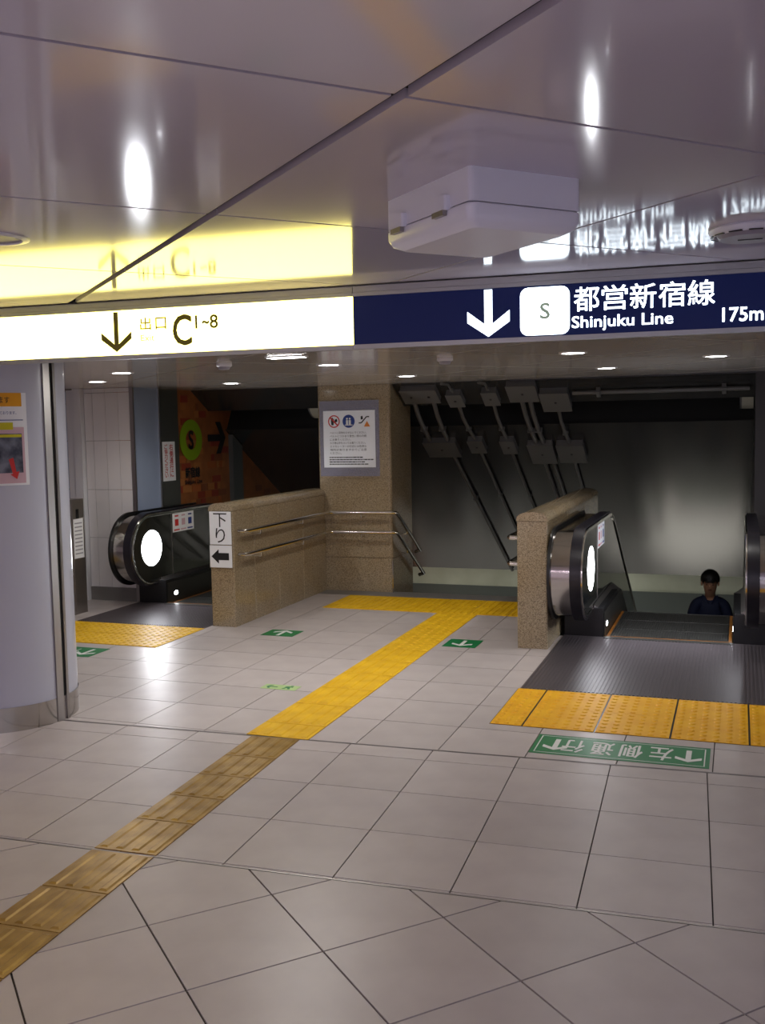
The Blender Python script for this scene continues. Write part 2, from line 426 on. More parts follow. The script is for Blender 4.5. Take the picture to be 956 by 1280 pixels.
# drop between the two ceilings behind the sign
dr = MB().prism([(-8, SGY(-8)+.06, ZF), (9, SGY(9)+.06, ZF), (9, SGY(9)+.135, ZF), (-8, SGY(-8)+.135, ZF)], (0, 0, .25))
tag(build('trim_4', dr, M_SIGNF), 'ceiling drop behind the overhead signs', kind='structure')

# ---- sloped soffit over stairs and escalators
SL, SRX = -2.0, 4.05
sA, sB = px_slope(640, 504)[1], px_slope(640, 531)[1]; sEnd = px_slope(600, 711)[1]
so = MB()
def sslab(x0, x1, a, b, h0=0.0, th=.12, mi=0):
    so.prism([slope(x0, a, h0), slope(x1, a, h0), slope(x1, b, h0), slope(x0, b, h0)], SN*(-th), mi)
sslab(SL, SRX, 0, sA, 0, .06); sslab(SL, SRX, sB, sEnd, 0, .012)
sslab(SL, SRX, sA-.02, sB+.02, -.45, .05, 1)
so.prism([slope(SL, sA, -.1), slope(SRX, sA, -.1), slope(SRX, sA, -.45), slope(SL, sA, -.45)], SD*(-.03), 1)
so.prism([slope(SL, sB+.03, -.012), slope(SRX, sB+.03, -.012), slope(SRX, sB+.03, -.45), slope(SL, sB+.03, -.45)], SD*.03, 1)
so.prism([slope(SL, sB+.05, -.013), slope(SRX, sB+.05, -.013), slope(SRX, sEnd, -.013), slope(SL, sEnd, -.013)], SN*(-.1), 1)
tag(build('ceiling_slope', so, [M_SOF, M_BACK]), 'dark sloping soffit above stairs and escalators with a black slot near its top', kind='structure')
zE = slope(0, sEnd).z; yE = slope(0, sEnd).y
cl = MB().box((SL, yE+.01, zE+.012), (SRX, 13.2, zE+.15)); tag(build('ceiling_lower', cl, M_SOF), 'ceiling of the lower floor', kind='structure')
# ---- stairwell side walls, far wall, lower floor
ZL = -3.62
wl = MB().box((SL-.2, 3.76, ZL), (SL, 13.2, 2.6)); 
wall_l = tag(build('wall_left', wl, M_ORNG), 'orange mosaic side wall of the left escalator well', kind='structure')
wr = MB().box((SRX, 4.95, ZL), (SRX+.2, 13.2, 2.6)); tag(build('wall_right', wr, mat('wall_right_dark', (.03, .027, .028), .5)), 'dark side wall right of the escalator', kind='structure')
wf = MB().box((SL, 13.0, ZL), (SRX, 13.2, zE)); wf.box((SL, 12.97, ZL), (SRX, 13.0, -1.23), 1)
tag(build('wall_far', wf, [M_CONC, M_DADO]), 'pale wall at the foot of the stairs above a dark dado', kind='structure')
fl2 = MB().box((SL, 10.2, ZL-.2), (SRX, 13.0, ZL)); tag(build('floor_lower', fl2, M_WTILE), 'pale floor of the lower level', kind='structure')
# walls closing the hall
for nm, a, b in (('wall_rear', (-8, -12.2, 0), (9, -12, 2.8)), ('wall_hall_left', (-8.2, -12, 0), (-8, 4.5, 2.8)), ('wall_hall_right', (9, -12, 0), (9.2, 4.9, 2.8)), ('wall_back_right', (4.3, 4.9, 0), (9, 5.1, 2.8))):
    tag(build(nm, MB().box(a, b), M_WTILE), kind='structure')
# ---- stairs: flight between the parapets
st = MB(); ris, trd = .165, .2858; nst = 22
prof = [(4.95, -.3)]; y, z = 4.95, 0.0
pts = [(4.95, -.30), (4.95, 0.0)]
for k in range(nst):
    z -= ris; pts.append((y, z)); y += trd; pts.append((y, z))
pts += [(y, ZL-.2)]
for k in range(nst):
    z0 = -ris*(k+1); yy = 4.95+trd*k
    st.box((.43, yy, z0-.4), (2.27, yy+trd+.0, z0))
tag(build('floor_stairs', st, M_BASE), 'grey stone stair flight going down between pillar and parapet', kind='structure')

# ---- white tiled wall left of the left escalator
WY = 3.75
wb = MB().box((-8, WY+.02, -.2), (SL-.0, WY+.2, 2.3))
wall_b = tag(build('wall_back_left', wb, M_BASE), 'white panelled wall beyond the round column', kind='structure')
xs = [-2.56, -2.457, -2.299, -2.143, -2.0]; zs = [.14, .664, 1.171, 1.682, 2.179, 2.225]
for a, b in zip(xs[:-1], xs[1:]):
    for c, d in zip(zs[:-1], zs[1:]):
        build('tile', MB().box((a+.002, WY, c+.002), (b-.002, WY+.02, d-.002)), M_WTILE, wall_b)
for k in range(8):
    for c, d in zip(zs[:-1], zs[1:]):
        a = -3.6-.5*k
        build('tile', MB().box((a-.497, WY, c+.003), (a-.003, WY+.02, d-.003)), M_WTILE, wall_b)
tag(build('baseboard_back_left', MB().box((-2.56, WY-.012, 0), (-2.0, WY+.02, .14)), M_BASE), kind='structure')
tag(build('trim_5', MB().box((-2.66, WY-.06, 0), (-2.565, WY+.02, ZF)), M_WHITE), 'white jamb post at the end of the tiled wall', kind='structure')
d1 = tag(build('door_1', MB().box((-3.3, WY-.0, 0), (-2.76, WY+.02, 2.2)), M_BLUEP), 'blue grey metal door behind the round column', kind='structure')
build('frame', MB().box((-2.76, WY-.03, 0), (-2.67, WY+.02, 2.215)), M_WHITE, d1)
for z_ in (.6, 1.17, 1.68, 2.07): build('seam', MB().box((-3.3, WY-.003, z_), (-2.76, WY+.0, z_+.008)), M_DKP, d1)
# ---- cladding on the left stairwell wall
cl1 = build('steel_panel', MB().box((SL, 3.745, -.1), (SL+.03, 4.24, ZF)), M_BLUEP, wall_l)
for yy in (3.74, 4.225): build('panel_edge', MB().box((SL+.0, yy, 0), (SL+.045, yy+.02, ZF)), M_STEELD, wall_l)
build('dark_panel', MB().box((SL, 4.25, -.2), (SL+.02, 4.65, ZF)), M_DKP, wall_l)
build('jamb_post', MB().prism([(SL, 5.83, -1.2), (SL, 6.08, -1.2), (SL, 6.08, 1.57), (SL, 5.83, 1.715)], (.06, 0, 0)), M_GREYP, wall_l)
rows = 0
random.seed(11)
zz = .9
while zz < 2.2:
    h = .085; yy = 4.66+random.random()*.1
    while yy < 5.8:
        l = random.choice((.07, .11, .16, .2))
        ztop = ZF-max(0, (yy+l-Y0))*math.tan(R(30))
        if random.random() < .42 and zz+h < ztop-.02 and yy+l < 5.82:
            build('mosaic_block', MB().box((SL, yy, zz), (SL+.006, yy+l-.008, zz+h-.008)), random.choice(M_MOS), wall_l)
        yy += l
    zz += h
for k in range(26):
    yy = 6.1+random.random()*2.2; zt = ZF-(yy-Y0)*math.tan(R(30)); z_ = zt-.15-random.random()*.9
    build('mosaic_block', MB().box((SL, yy, z_), (SL+.006, yy+.17, z_+.08)), random.choice(M_MOS), wall_l)
# lime ring emblem, arrow and lettering on the orange wall (u = depth, v = height)
ring = MB(); n = 40; cy, cz, ro, ri = 4.925, 1.665, .245, .118
for k in range(n):
    a, b = 2*math.pi*k/n, 2*math.pi*(k+1)/n
    q = [(SL+.012, cy+r_*math.cos(t), cz+r_*math.sin(t)*.95) for r_, t in ((ri, a), (ro, a), (ro, b), (ri, b))]
    ring.prism(q, (.003, 0, 0))
build('emblem_ring', ring, M_LIME, wall_l)
PW = Vector((SL+.012, 0, 0))
text('emblem_letter', 'S', (cy-.05, cz-.10, cy+.05, cz+.10), PW, Y_, Z_, M_INKK, wall_l, fat=.03)
ar = MB(); poly2(ar, arrow_pts(5.52, 1.68, .42, .38, .08, R(-90)), PW, Y_, Z_, 0, .004); build('arrow', ar, M_INKK, wall_l)
text('lettering', '新宿線', (4.78, 1.235, 5.10, 1.355), PW, Y_, Z_, M_INKK, wall_l, fat=.03)
text('lettering', 'Shinjuku Line', (4.76, 1.15, 5.14, 1.21), PW, Y_, Z_, M_INKK, wall_l, fat=.03)

# ================================================================== GRANITE PILLAR AND PARAPETS
def rpoly(x0, y0, x1, y1, r, corners='1111'):
    out = []
    for k, (cx, cy, a0) in enumerate(((x1-r, y1-r, 0), (x0+r, y1-r, 90), (x0+r, y0+r, 180), (x1-r, y0+r, 270))):
        if corners[k] == '1':
            for q in range(5): a = R(a0+22.5*q); out.append((cx+r*math.cos(a), cy+r*math.sin(a)))
        else: out.append(((x1, y1), (x0, y1), (x0, y0), (x1, y0))[k])
    return out
pil = thing('stone_pillar', (.02, 5.25, 0), 'square speckled tan granite pillar carrying a notice between the stairs and left escalator', 'pillar')
for a, b in zip([0, .37, 1.226, 2.071], [.37, 1.226, 2.071, ZF]):
    build('stone_block', MB().prism([(x, y, a+.003) for x, y in rpoly(-.40, 4.9, .435, 5.62, .03)], (0, 0, b-a-.006)), M_GRAN, pil)
build('core', MB().box((-.39, 4.91, -3), (.425, 5.61, ZF)), M_GRAN, pil)
build('corner_strip', MB().box((.432, 4.893, 0), (.442, 4.903, .35)), M_STEEL, pil)

def parapet(name, x0, x1, y0, y1, H, label, cuts):
    t = thing(name, ((x0+x1)/2, (y0+y1)/2, 0), label, 'parapet')
    for a, b in zip(cuts[:-1], cuts[1:]):
        build('stone_block', MB().prism([(x, y, 0) for x, y in rpoly(x0, a+.0025, x1, b-.0025, .012)], (0, 0, H-.075)), M_GRAN, t)
        prof = []
        for k in range(11):
            q = math.pi*k/10; prof.append(((x0+x1)/2+((x1-x0)/2+.004)*math.cos(q), H-.072+.072*math.sin(q)**.6 if k not in (0, 10) else H-.072))
        build('cap_stone', MB().prism([(x, a+.0015 if a > y0 else a-.004, z) for x, z in prof], (0, b-a-.003+(.004 if a == y0 else 0), 0), smooth=True), M_GRAN, t)
    return t
pL = parapet('granite_parapet', -.572, -.333, 2.79, 4.9, 1.12, 'rounded tan granite parapet with a down sign, running back to the pillar', [2.79, 3.2, 3.72, 4.3, 4.9])
pR = parapet('granite_parapet', 2.268, 2.508, 2.62, 5.6, 1.085, 'rounded tan granite parapet beside the right escalator without any notice on it', [2.62, 3.6, 4.6, 5.6])

# notice papers on the left parapet's front face
PN = Vector((0, 2.777, 0))
def paper(name, label, u0, v0, u1, v1, P, ux, uy, m=M_PAPER, cat='notice', th=.002):
    n = ux.cross(uy); t = thing(name, P+ux*((u0+u1)/2)+uy*v0, label, cat)
    mb = MB(); poly2(mb, [(u0, v0), (u1, v0), (u1, v1), (u0, v1)], P, ux, uy, 0, th); build('sheet', mb, m, t); return t
t = paper('paper_notice', 'white paper reading down in black characters on the left parapet', -.560, .748, -.342, 1.045, PN, X_, Z_)
text('lettering', '下', (-.52, .905, -.385, 1.03), PN, X_, Z_, M_INKK, t, depth=.003)
text('lettering', 'り', (-.50, .765, -.405, .895), PN, X_, Z_, M_INKK, t, depth=.003)
t = paper('paper_notice', 'white paper with a black left arrow below the down notice', -.565, .54, -.342, .740, PN, X_, Z_)
a_ = MB(); poly2(a_, [(-.548, .64), (-.475, .705), (-.475, .672), (-.372, .672), (-.372, .608), (-.475, .608), (-.475, .575)], PN, X_, Z_, .003, .001); build('arrow', a_, M_INKK, t)

# notice on the pillar
PP = Vector((0, 4.896, 0))
t = paper('pillar_notice', 'white notice with three round pictograms fixed high on the granite pillar', -.33, 1.345, .266, 1.955, PP, X_, Z_)
bk = MB(); poly2(bk, [(-.375, 1.25), (.31, 1.25), (.31, 2.06), (-.375, 2.06)], Vector((0, 4.898, 0)), X_, Z_, -.0005, .0008); build('reflection_sheet', bk, mat('purple_reflection', (.36, .36, .48), .2, alpha=.45), t)  # see-through tinted sheet: purple reflection around the notice put into its colour
def ringd(mb, cx, cz, r0, r1, P, mi=0, n=28, off=.003):
    for k in range(n):
        a, b = 2*math.pi*k/n, 2*math.pi*(k+1)/n
        poly2(mb, [(cx+r_*math.cos(q), cz+r_*math.sin(q)) for r_, q in ((r0, a), (r1, a), (r1, b), (r0, b))], P, X_, Z_, off, .0008, mi)
m_ = MB(); cx, cz = -.205, 1.84; ringd(m_, cx, cz, .056, .068, PP)
poly2(m_, [(cx-.045, cz+.035), (cx-.035, cz+.045), (cx+.045, cz-.035), (cx+.035, cz-.045)], PP, X_, Z_, .004, .0008)
poly2(m_, [(cx-.03, cz-.04), (cx-.005, cz-.04), (cx-.0, cz+.02), (cx-.02, cz+.045), (cx-.035, cz+.02)], PP, X_, Z_, .0025, .0006, 1)
poly2(m_, [(cx+.0, cz-.02), (cx+.04, cz), (cx+.035, cz+.03), (cx+.01, cz+.02)], PP, X_, Z_, .0025, .0006, 1)
build('prohibition_pictogram', m_, [M_INKR, M_INKK], t)
m_ = MB(); cx = -.035; poly2(m_, [(cx+.07*math.cos(2*math.pi*k/28), cz+.07*math.sin(2*math.pi*k/28)) for k in range(28)], PP, X_, Z_, .003, .0006)
for k in (-.018, .014): poly2(m_, [(cx+k-.012, cz-.035), (cx+k+.012, cz-.035), (cx+k+.012, cz+.012), (cx+k-.012, cz+.012)], PP, X_, Z_, .004, .0006, 1); poly2(m_, [(cx+k+.011*math.cos(2*math.pi*q/10), cz+.027+.011*math.sin(2*math.pi*q/10)) for q in range(10)], PP, X_, Z_, .004, .0006, 1)
poly2(m_, [(cx-.045, cz-.045), (cx+.045, cz-.045), (cx+.045, cz-.036), (cx-.045, cz-.036)], PP, X_, Z_, .004, .0006, 1)
build('mandatory_pictogram', m_, [M_INKB, M_INKW], t)
m_ = MB(); cx = .14
for a, b in (((-.06, -.02), (-.03, -.02)), ((-.03, -.02), (.03, .045)), ((.03, .045), (.06, .045))):
    dx, dz = b[0]-a[0], b[1]-a[1]; L = math.hypot(dx, dz); nx, nz = -dz/L*.006, dx/L*.006
    poly2(m_, [(cx+a[0]+nx, cz+a[1]+nz), (cx+a[0]-nx, cz+a[1]-nz), (cx+b[0]-nx, cz+b[1]-nz), (cx+b[0]+nx, cz+b[1]+nz)], PP, X_, Z_, .003, .0006)
poly2(m_, [(cx-.035, cz+.015), (cx-.01, cz+.02), (cx-.015, cz+.055), (cx-.035, cz+.05)], PP, X_, Z_, .003, .0006)
poly2(m_, [(cx+.0, cz-.06), (cx+.07, cz-.06), (cx+.035, cz+.0)], PP, X_, Z_, .004, .0006, 1)
build('warning_pictogram', m_, [M_INKK, mat('print_warning', (.7, .22, .03), .5)], t)
for k, (s_, w_) in enumerate((('ベルトに荷物をのせないでください。', .42), ('ベルトにつかまり黄色い線の内側', .42), ('にお乗りください。', .24), ('お子様は手をひいてお乗りください。', .41), ('エスカレーターの付近には危険な', .42), ('場所がありますのでご注意', .42), ('ください。', .13))):
    zz = 1.705-.0365*k; text('print_line', s_, (-.255, zz, -.255+w_, zz+.026), PP, X_, Z_, M_INKK, t, depth=.003)
m_ = MB(); random.seed(3)
for k, w_ in enumerate((.37, .48, .41, .45)):
    x_ = -.265
    while x_ < -.265+w_:
        l = random.uniform(.01, .04); zz = 1.448-.0245*k; poly2(m_, [(x_, zz), (x_+l, zz), (x_+l, zz+.011), (x_, zz+.011)], PP, X_, Z_, .003, .0006); x_ += l+.006
build('small_print', m_, M_INKK, t)

# notice on the dark panel of the left wall
t = paper('wall_notice', 'white notice with vertical red characters on the dark wall panel', 4.30, 1.225, 4.555, 1.655, Vector((SL+.021, 0, 0)), Y_, Z_)
for k, s_ in enumerate('右側通行に'): text('lettering', s_, (4.44, 1.56-.073*k, 4.51, 1.628-.073*k), Vector((SL+.021, 0, 0)), Y_, Z_, M_INKR, t, fat=.02, depth=.003)
for k, s_ in enumerate('ご協力ください'): text('lettering', s_, (4.34, 1.577-.052*k, 4.40, 1.625-.052*k), Vector((SL+.021, 0, 0)), Y_, Z_, M_INKR, t, fat=.02, depth=.003)

# ================================================================== ROUND COLUMN
CC, CR = Vector((-.447, -.053, 0)), .436
colm = thing('round_column', CC, 'round white column with steel skirting at the left edge', 'column')
def cyl_band(r, z0, z1, a0=0, a1=360, n=64, cap=True, mi=0, mb=None):
    mb = mb or MB(); m_ = max(2, int(n*(a1-a0)/360)); v = []; f = []
    for k in range(m_+1):
        a = R(a0+(a1-a0)*k/m_); v += [(CC.x+r*math.cos(a), CC.y+r*math.sin(a), z0), (CC.x+r*math.cos(a), CC.y+r*math.sin(a), z1)]
    for k in range(m_): f.append((2*k, 2*k+2, 2*k+3, 2*k+1))
    return mb.add(v, f, mi, True)
build('shaft', cyl_band(CR, .14, ZC), M_COLW, colm)
sk = cyl_band(CR+.004, 0, .148); build('skirting', sk, M_STEEL, colm)
gr = MB()
def cbox(a0, a1, r0, r1, z0, z1, mb, mi=0):
    v = []
    for z_ in (z0, z1):
        for r_, a in ((r0, a0), (r1, a0), (r1, a1), (r0, a1)): v.append(CC+Vector((r_*math.cos(R(a)), r_*math.sin(R(a)), z_)))
    return mb.add(v, [(0, 3, 2, 1), (4, 5, 6, 7), (0, 1, 5, 4), (1, 2, 6, 5), (2, 3, 7, 6), (3, 0, 4, 7)], mi)
cbox(-8, -1, CR-.02, CR+.010, 0, ZC, gr); cbox(2.5, 5.5, CR-.02, CR+.012, 0, ZC, gr); cbox(-1, 3, CR-.06, CR+.003, 0, ZC, gr, 1)
build('shutter_rail', gr, [M_STEELD, M_BACK], colm)
# poster wrapped on the column; its right edge is at the angle seen in the photo
def col_hit(x, y):
    d = ray(x, y); o = CAM-CC; a = d.x**2+d.y**2; b = 2*(o.x*d.x+o.y*d.y); c = o.x**2+o.y**2-(CR+.004)**2
    tt = (-b-math.sqrt(b*b-4*a*c))/(2*a); P = CAM+d*tt; return math.degrees(math.atan2(P.y-CC.y, P.x-CC.x)), P.z
def aw(a): return a            # degrees
pos = thing('column_poster', (CC.x+CR*math.cos(R(-60)), CC.y+CR*math.sin(R(-60)), 1.2), 'poster with an orange header and red arrow on the round column', 'poster')
def cpatch(name, x0, y0, x1, y1, m, r, parent):
    (a0, z0), (a1, z1) = col_hit(x0, y1), col_hit(x1, y0)
    return build(name, cyl_band(r, z0, z1, a0, a1, n=120), m, parent)
aR, zT = col_hit(32, 491); aRb, zB = col_hit(33, 606)
a15 = col_hit(0.5, 550)[0]; a_left = a15-45
build('sheet', cyl_band(CR+.002, zB, zT, a_left, aR, n=120), M_PAPER, pos)
def zr(y): return col_hit(20, y)[1]
def ar_(x): return col_hit(x, 550)[0]
build('header', cyl_band(CR+.003, zr(508), zr(491), a_left, ar_(29), n=120), M_ORP, pos)
build('frame_line', cyl_band(CR+.003, zr(525.5), zr(524.5), a_left, ar_(30), n=120), M_INKB, pos)
build('pink_panel', cyl_band(CR+.003, zr(604), zr(534), a_left, ar_(30.5), n=120), M_PINK, pos)
build('yellow_label', cyl_band(CR+.0045, zr(537), zr(528), a_left, ar_(17), n=120), M_YLP, pos)
build('photo', cyl_band(CR+.0045, zr(591), zr(542), a_left, ar_(27.5), n=120), M_PHOTO, pos)
build('photo_strip', cyl_band(CR+.005, zr(546.5), zr(543), a_left, ar_(27), n=120), M_YLP, pos)
rcyl = lambda r: (lambda u, v: Vector((CC.x+r*math.cos(R(u)), CC.y+r*math.sin(R(u)), v)))
text('lettering', 'ます', (ar_(0.8), zr(504), ar_(14), zr(496)), Vector(), X_, Z_, M_INKK, pos, mapf=rcyl(CR+.0045), fat=.02)
text('lettering', 'ております。', (ar_(1), zr(518), ar_(22), zr(514)), Vector(), X_, Z_, M_INKB, pos, mapf=rcyl(CR+.0045))
ra = MB(); ra.add([rcyl(CR+.006)(ar_(x), zr(y)) for x, y in ((9.5, 574), (15.5, 572), (18.5, 590), (22.5, 589), (19, 599), (11, 593), (14, 592))], [(0, 1, 2, 6), (6, 2, 3, 4, 5)]); build('red_arrow', ra, M_INKR, pos)
mk = MB().box((CC.x+.43*math.cos(R(-22))-.0, CC.y+.43*math.sin(R(-22))-.004, zr(498)), (CC.x, CC.y, zr(498)+.001))

# stainless control cabinet behind the column
cb = thing('control_cabinet', (-2.3, 3.0, 0), 'narrow stainless steel control cabinet beside the left escalator landing', 'cabinet')
build('body', MB().box((-2.42, 2.92, 0), (-2.155, 3.12, 1.125)), M_STEELD, cb)
dm = build('side_door', MB().box((-2.155, 2.935, .03), (-2.148, 3.11, 1.115)), M_STEELD, cb)
build('handle', MB().box((-2.148, 2.99, .94), (-2.138, 3.02, 1.03)), M_BLK, dm)
PS = Vector((-2.147, 0, 0))
t = paper('paper_notice', 'white sheet of small print taped to the steel control cabinet', 2.94, .55, 3.09, .935, PS, Y_, Z_)
m_ = MB()
for k in range(9): poly2(m_, [(2.955, .59+.037*k), (3.07, .59+.037*k), (3.07, .602+.037*k), (2.955, .602+.037*k)], PS, Y_, Z_, .003, .0006)
build('print', m_, mat('print_grey', (.35, .35, .4), .6), t)

# ================================================================== STAIR HANDRAILS
def brackets(parent, pts, wall_dir):
    for p in pts:
        p = Vector(p); q = p+Vector(wall_dir)
        build('bracket', MB().tube([p-Vector((0, 0, .02)), p-Vector((0, 0, .05)), q-Vector((0, 0, .05))], .008, 8), M_RAIL, parent)
for zr_, dz, nm in ((.865, .0, 'upper'), (.655, 0, 'lower')):
    t = thing('stair_handrail', (-.24, 3.9, 0), '%s stainless handrail bending from left parapet round the pillar' % nm, 'handrail')
    ext = .12 if nm == 'lower' else 0
    pts = [(-.32, 2.86, zr_), (-.255, 2.86, zr_), (-.24, 2.90, zr_), (-.24, 4.76, zr_), (-.20, 4.80, zr_), (.47, 4.80, zr_+.005), (.505, 4.83, zr_)]
    e = Vector((.505, 5.66+ext, zr_-(.83+ext)*.60)); pts += [tuple(Vector((.505, 4.90, zr_-.03))), tuple(e), tuple(e+Vector((0, 0, -.0))), tuple(e+Vector((-.06, .0, -.02)))]
    build('rail', MB().tube(pts, .019, 12), M_RAIL, t)
    brackets(t, [(-.24, 3.15, zr_), (-.24, 4.1, zr_)], (-.09, 0, 0))
    brackets(t, [(.12, 4.80, zr_)], (0, .095, 0)); brackets(t, [(.505, 5.2, zr_-.21)], (-.07, 0, 0))
    t = thing('stair_handrail', (2.17, 3.5, 0), '%s stainless handrail end peeking out left of the right parapet' % nm, 'handrail')
    build('rail', MB().tube([(2.25, 2.76, zr_), (2.19, 2.76, zr_), (2.17, 2.80, zr_), (2.17, 4.85, zr_), (2.17, 4.95, zr_-.03), (2.17, 7.5, zr_-1.5)], .019, 12), M_RAIL, t)
    brackets(t, [(2.17, 3.1, zr_), (2.17, 4.3, zr_)], (.09, 0, 0))

# ================================================================== TACTILE PAVING
def block(mb, P, ux, uy, w, l, kind, z0=0.0, gap=.0035, nb=4, mi=0):
    """one paving block: base plate plus bars along uy, or dots"""
    ux, uy = Vector(ux), Vector(uy); P = Vector(P)
    q = [P+ux*gap+uy*gap, P+ux*(w-gap)+uy*gap, P+ux*(w-gap)+uy*(l-gap), P+ux*gap+uy*(l-gap)]
    mb.prism([Vector((a.x, a.y, z0)) for a in q], (0, 0, .004))
    zt = z0+.004
    if kind == 'bar':
        for k in range(nb):
            c = w*(k+.5)/nb; hw = w/nb*.26; L0, L1 = .018, l-.018
            lo = [(c-hw, L0), (c+hw, L0), (c+hw, L1), (c-hw, L1)]; hi = [(c-hw*.6, L0+.01), (c+hw*.6, L0+.01), (c+hw*.6, L1-.01), (c-hw*.6, L1-.01)]
            v = [P+ux*a+uy*b for a, b in lo]+[P+ux*a+uy*b for a, b in hi]
            v = [Vector((p.x, p.y, zt if i < 4 else zt+.005)) for i, p in enumerate(v)]
            mb.add(v, [(4, 5, 6, 7), (0, 1, 5, 4), (1, 2, 6, 5), (2, 3, 7, 6), (3, 0, 4, 7)])
    else:
        nx_, ny_ = nb, max(1, round(nb*l/w)); n = 8
        for i in range(nx_):
            for j in range(ny_):
                c = P+ux*(w*(i+.5)/nx_)+uy*(l*(j+.5)/ny_); r0, r1 = w/nb*.30, w/nb*.18
                v = [(c.x+r_*math.cos(2*math.pi*k/n), c.y+r_*math.sin(2*math.pi*k/n), z_) for r_, z_ in ((r0, zt), (r1, zt+.005)) for k in range(n)]
                mb.add(v, [tuple(range(n, 2*n))]+[(k, (k+1) % n, n+(k+1) % n, n+k) for k in range(n)])
t = thing('tactile_strip', B(2.04, -2.5), 'worn brown gold tactile strip crossing the hall floor in front of the sign', 'tactile paving')
ys = [.325, -.40, -1.04, -1.68, -2.32, -3.025]; seg = list(zip(ys[1:], ys[:-1])); ys2 = [-3.055, -3.78, -4.42, -5.06, -5.70, -6.34, -6.98]; seg += list(zip(ys2[1:], ys2[:-1]))
for a, b in seg:
    mb = MB(); block(mb, B(1.725, a), bu, bv, .635*T, (b-a)*T, 'bar', .0005, nb=4); build('paving_block', mb, M_BRASS, t)
t = thing('tactile_strip', (1.42, 2, 0), 'bright yellow tactile strip leading to the stairs between two green floor signs', 'tactile paving')
ys = [-.015, .24, .675, 1.08, 1.49, 1.9, 2.3, 2.7, 3.1, 3.49, 3.88]
for k, (a, b) in enumerate(zip(ys[:-1], ys[1:])):
    mb = MB(); block(mb, (1.225, a, 0), X_, Y_, .397, b-a, 'bar' if k < 6 else 'dot', .0005, nb=5); build('paving_block', mb, M_YEL, t)
t = thing('tactile_strip', (1.1, 4.25, 0), 'yellow tactile warning row along the top of the stairs', 'tactile paving')
for k in range(6):
    x0 = .038+.372*k
    for a, b in ((3.885, 4.26), (4.26, 4.635)):
        mb = MB(); block(mb, (x0, a, 0), X_, Y_, .372, b-a, 'bar', .0005, nb=6); build('paving_block', mb, M_YEL, t)
t = thing('tactile_strip', (3.4, 1.0, 0), 'orange yellow tactile field in front of the right escalator', 'tactile paving')
build('bedding', MB().box((2.528, .585, .0002), (4.82, 1.41, .0012)), M_BLK, t)
xs_ = [2.528, 2.724]+[2.724+.419*k for k in range(1, 6)]
for a, b in zip(xs_[:-1], xs_[1:]):
    for c, d in ((.585, .997), (.997, 1.41)):
        mb = MB(); block(mb, (a+.004, c, 0), X_, Y_, b-a-.008, d-c, 'dot', .0005, gap=.0015, nb=6 if b-a > .3 else 3); build('paving_block', mb, M_YOR, t)
t = thing('tactile_strip', (-1.2, 2.25, 0), 'yellow tactile field in front of the left escalator', 'tactile paving')
for k in range(4):
    x0 = -.575-.4*(k+1)
    for c, d in ((1.86, 2.26), (2.26, 2.66)):
        mb = MB(); block(mb, (x0, c, 0), X_, Y_, .4, d-c, 'dot', .0005, nb=6); build('paving_block', mb, M_YEL, t)

# ================================================================== GREEN FLOOR SIGNS
def fsign(label, x0, y0, x1, y1, m=M_GREEN, cat='floor sign', base=.0006):
    t = thing('floor_sign', ((x0+x1)/2, (y0+y1)/2, 0), label, cat)
    build('plate', MB().box((x0, y0, base), (x1, y1, base+.0015)), m, t); return t
FZ = Vector((0, 0, .0025))
t = fsign('long green floor sign with four white characters before the right escalator', 2.853, .137, 3.782, .467)
fr = MB(); zt = .0022
for a, b in (((2.875, .158, zt), (2.881, .446, zt+.0006)), ((3.754, .158, zt), (3.760, .446, zt+.0006)), ((2.875, .158, zt), (3.760, .163, zt+.0006)), ((2.875, .441, zt), (3.760, .446, zt+.0006))): fr.box(a, b)
build('border', fr, M_INKW, t)
for k, s_ in enumerate('左側通行'):
    xc = 3.535-.155*k; text('lettering', s_, (-(xc+.058), -.405, -(xc-.058), -.20), FZ, -X_, -Y_, M_INKW, t, fat=.01, depth=.0005)
for xc in (3.675, 2.975):
    a_ = MB(); poly2(a_, arrow_pts(xc, .302, .19, .135, .028, math.pi), FZ, X_, Y_, .0003, .0006); build('arrow', a_, M_INKW, t)
t = fsign('small green floor sign whose white arrow points at the pillar', .035, 2.54, .337, 2.785)
a_ = MB(); poly2(a_, arrow_pts(.186, 2.66, .2, .17, .03, 0), FZ, X_, Y_, .0, .0006); build('arrow', a_, M_INKW, t)
t = fsign('small green floor sign with white arrow beside the yellow strip', 1.67, 2.52, 1.945, 2.805)
a_ = MB(); poly2(a_, arrow_pts(1.808, 2.66, .2, .17, .03, math.pi), FZ, X_, Y_, .0, .0006); build('arrow', a_, M_INKW, t)
t = fsign('green floor sign with white arrow partly behind the round column', -1.33, 1.42, -.915, 1.72)
a_ = MB(); poly2(a_, arrow_pts(-1.03, 1.57, .2, .17, .03, math.pi), FZ, X_, Y_, .0, .0006); build('arrow', a_, M_INKW, t)
text('lettering', '行', (1.12, -1.66, 1.26, -1.48), FZ, -X_, -Y_, M_INKW, t, depth=.0005)
t = fsign('pale green glowing escape sign on the floor left of the yellow strip', .833, .945, 1.095, 1.058, M_PALEG)
a_ = MB(); poly2(a_, arrow_pts(.90, 1.0, .085, .07, .014, R(90)), FZ, X_, Y_, 0, .0006); build('arrow', a_, M_GREEN, t)
a_ = MB(); poly2(a_, [(.985, .965), (1.0, .965), (1.015, .995), (1.03, .965), (1.045, .97), (1.03, 1.015), (1.05, 1.01), (1.05, 1.025), (1.02, 1.032), (.99, 1.02), (1.0, 1.005)], FZ, X_, Y_, 0, .0006)
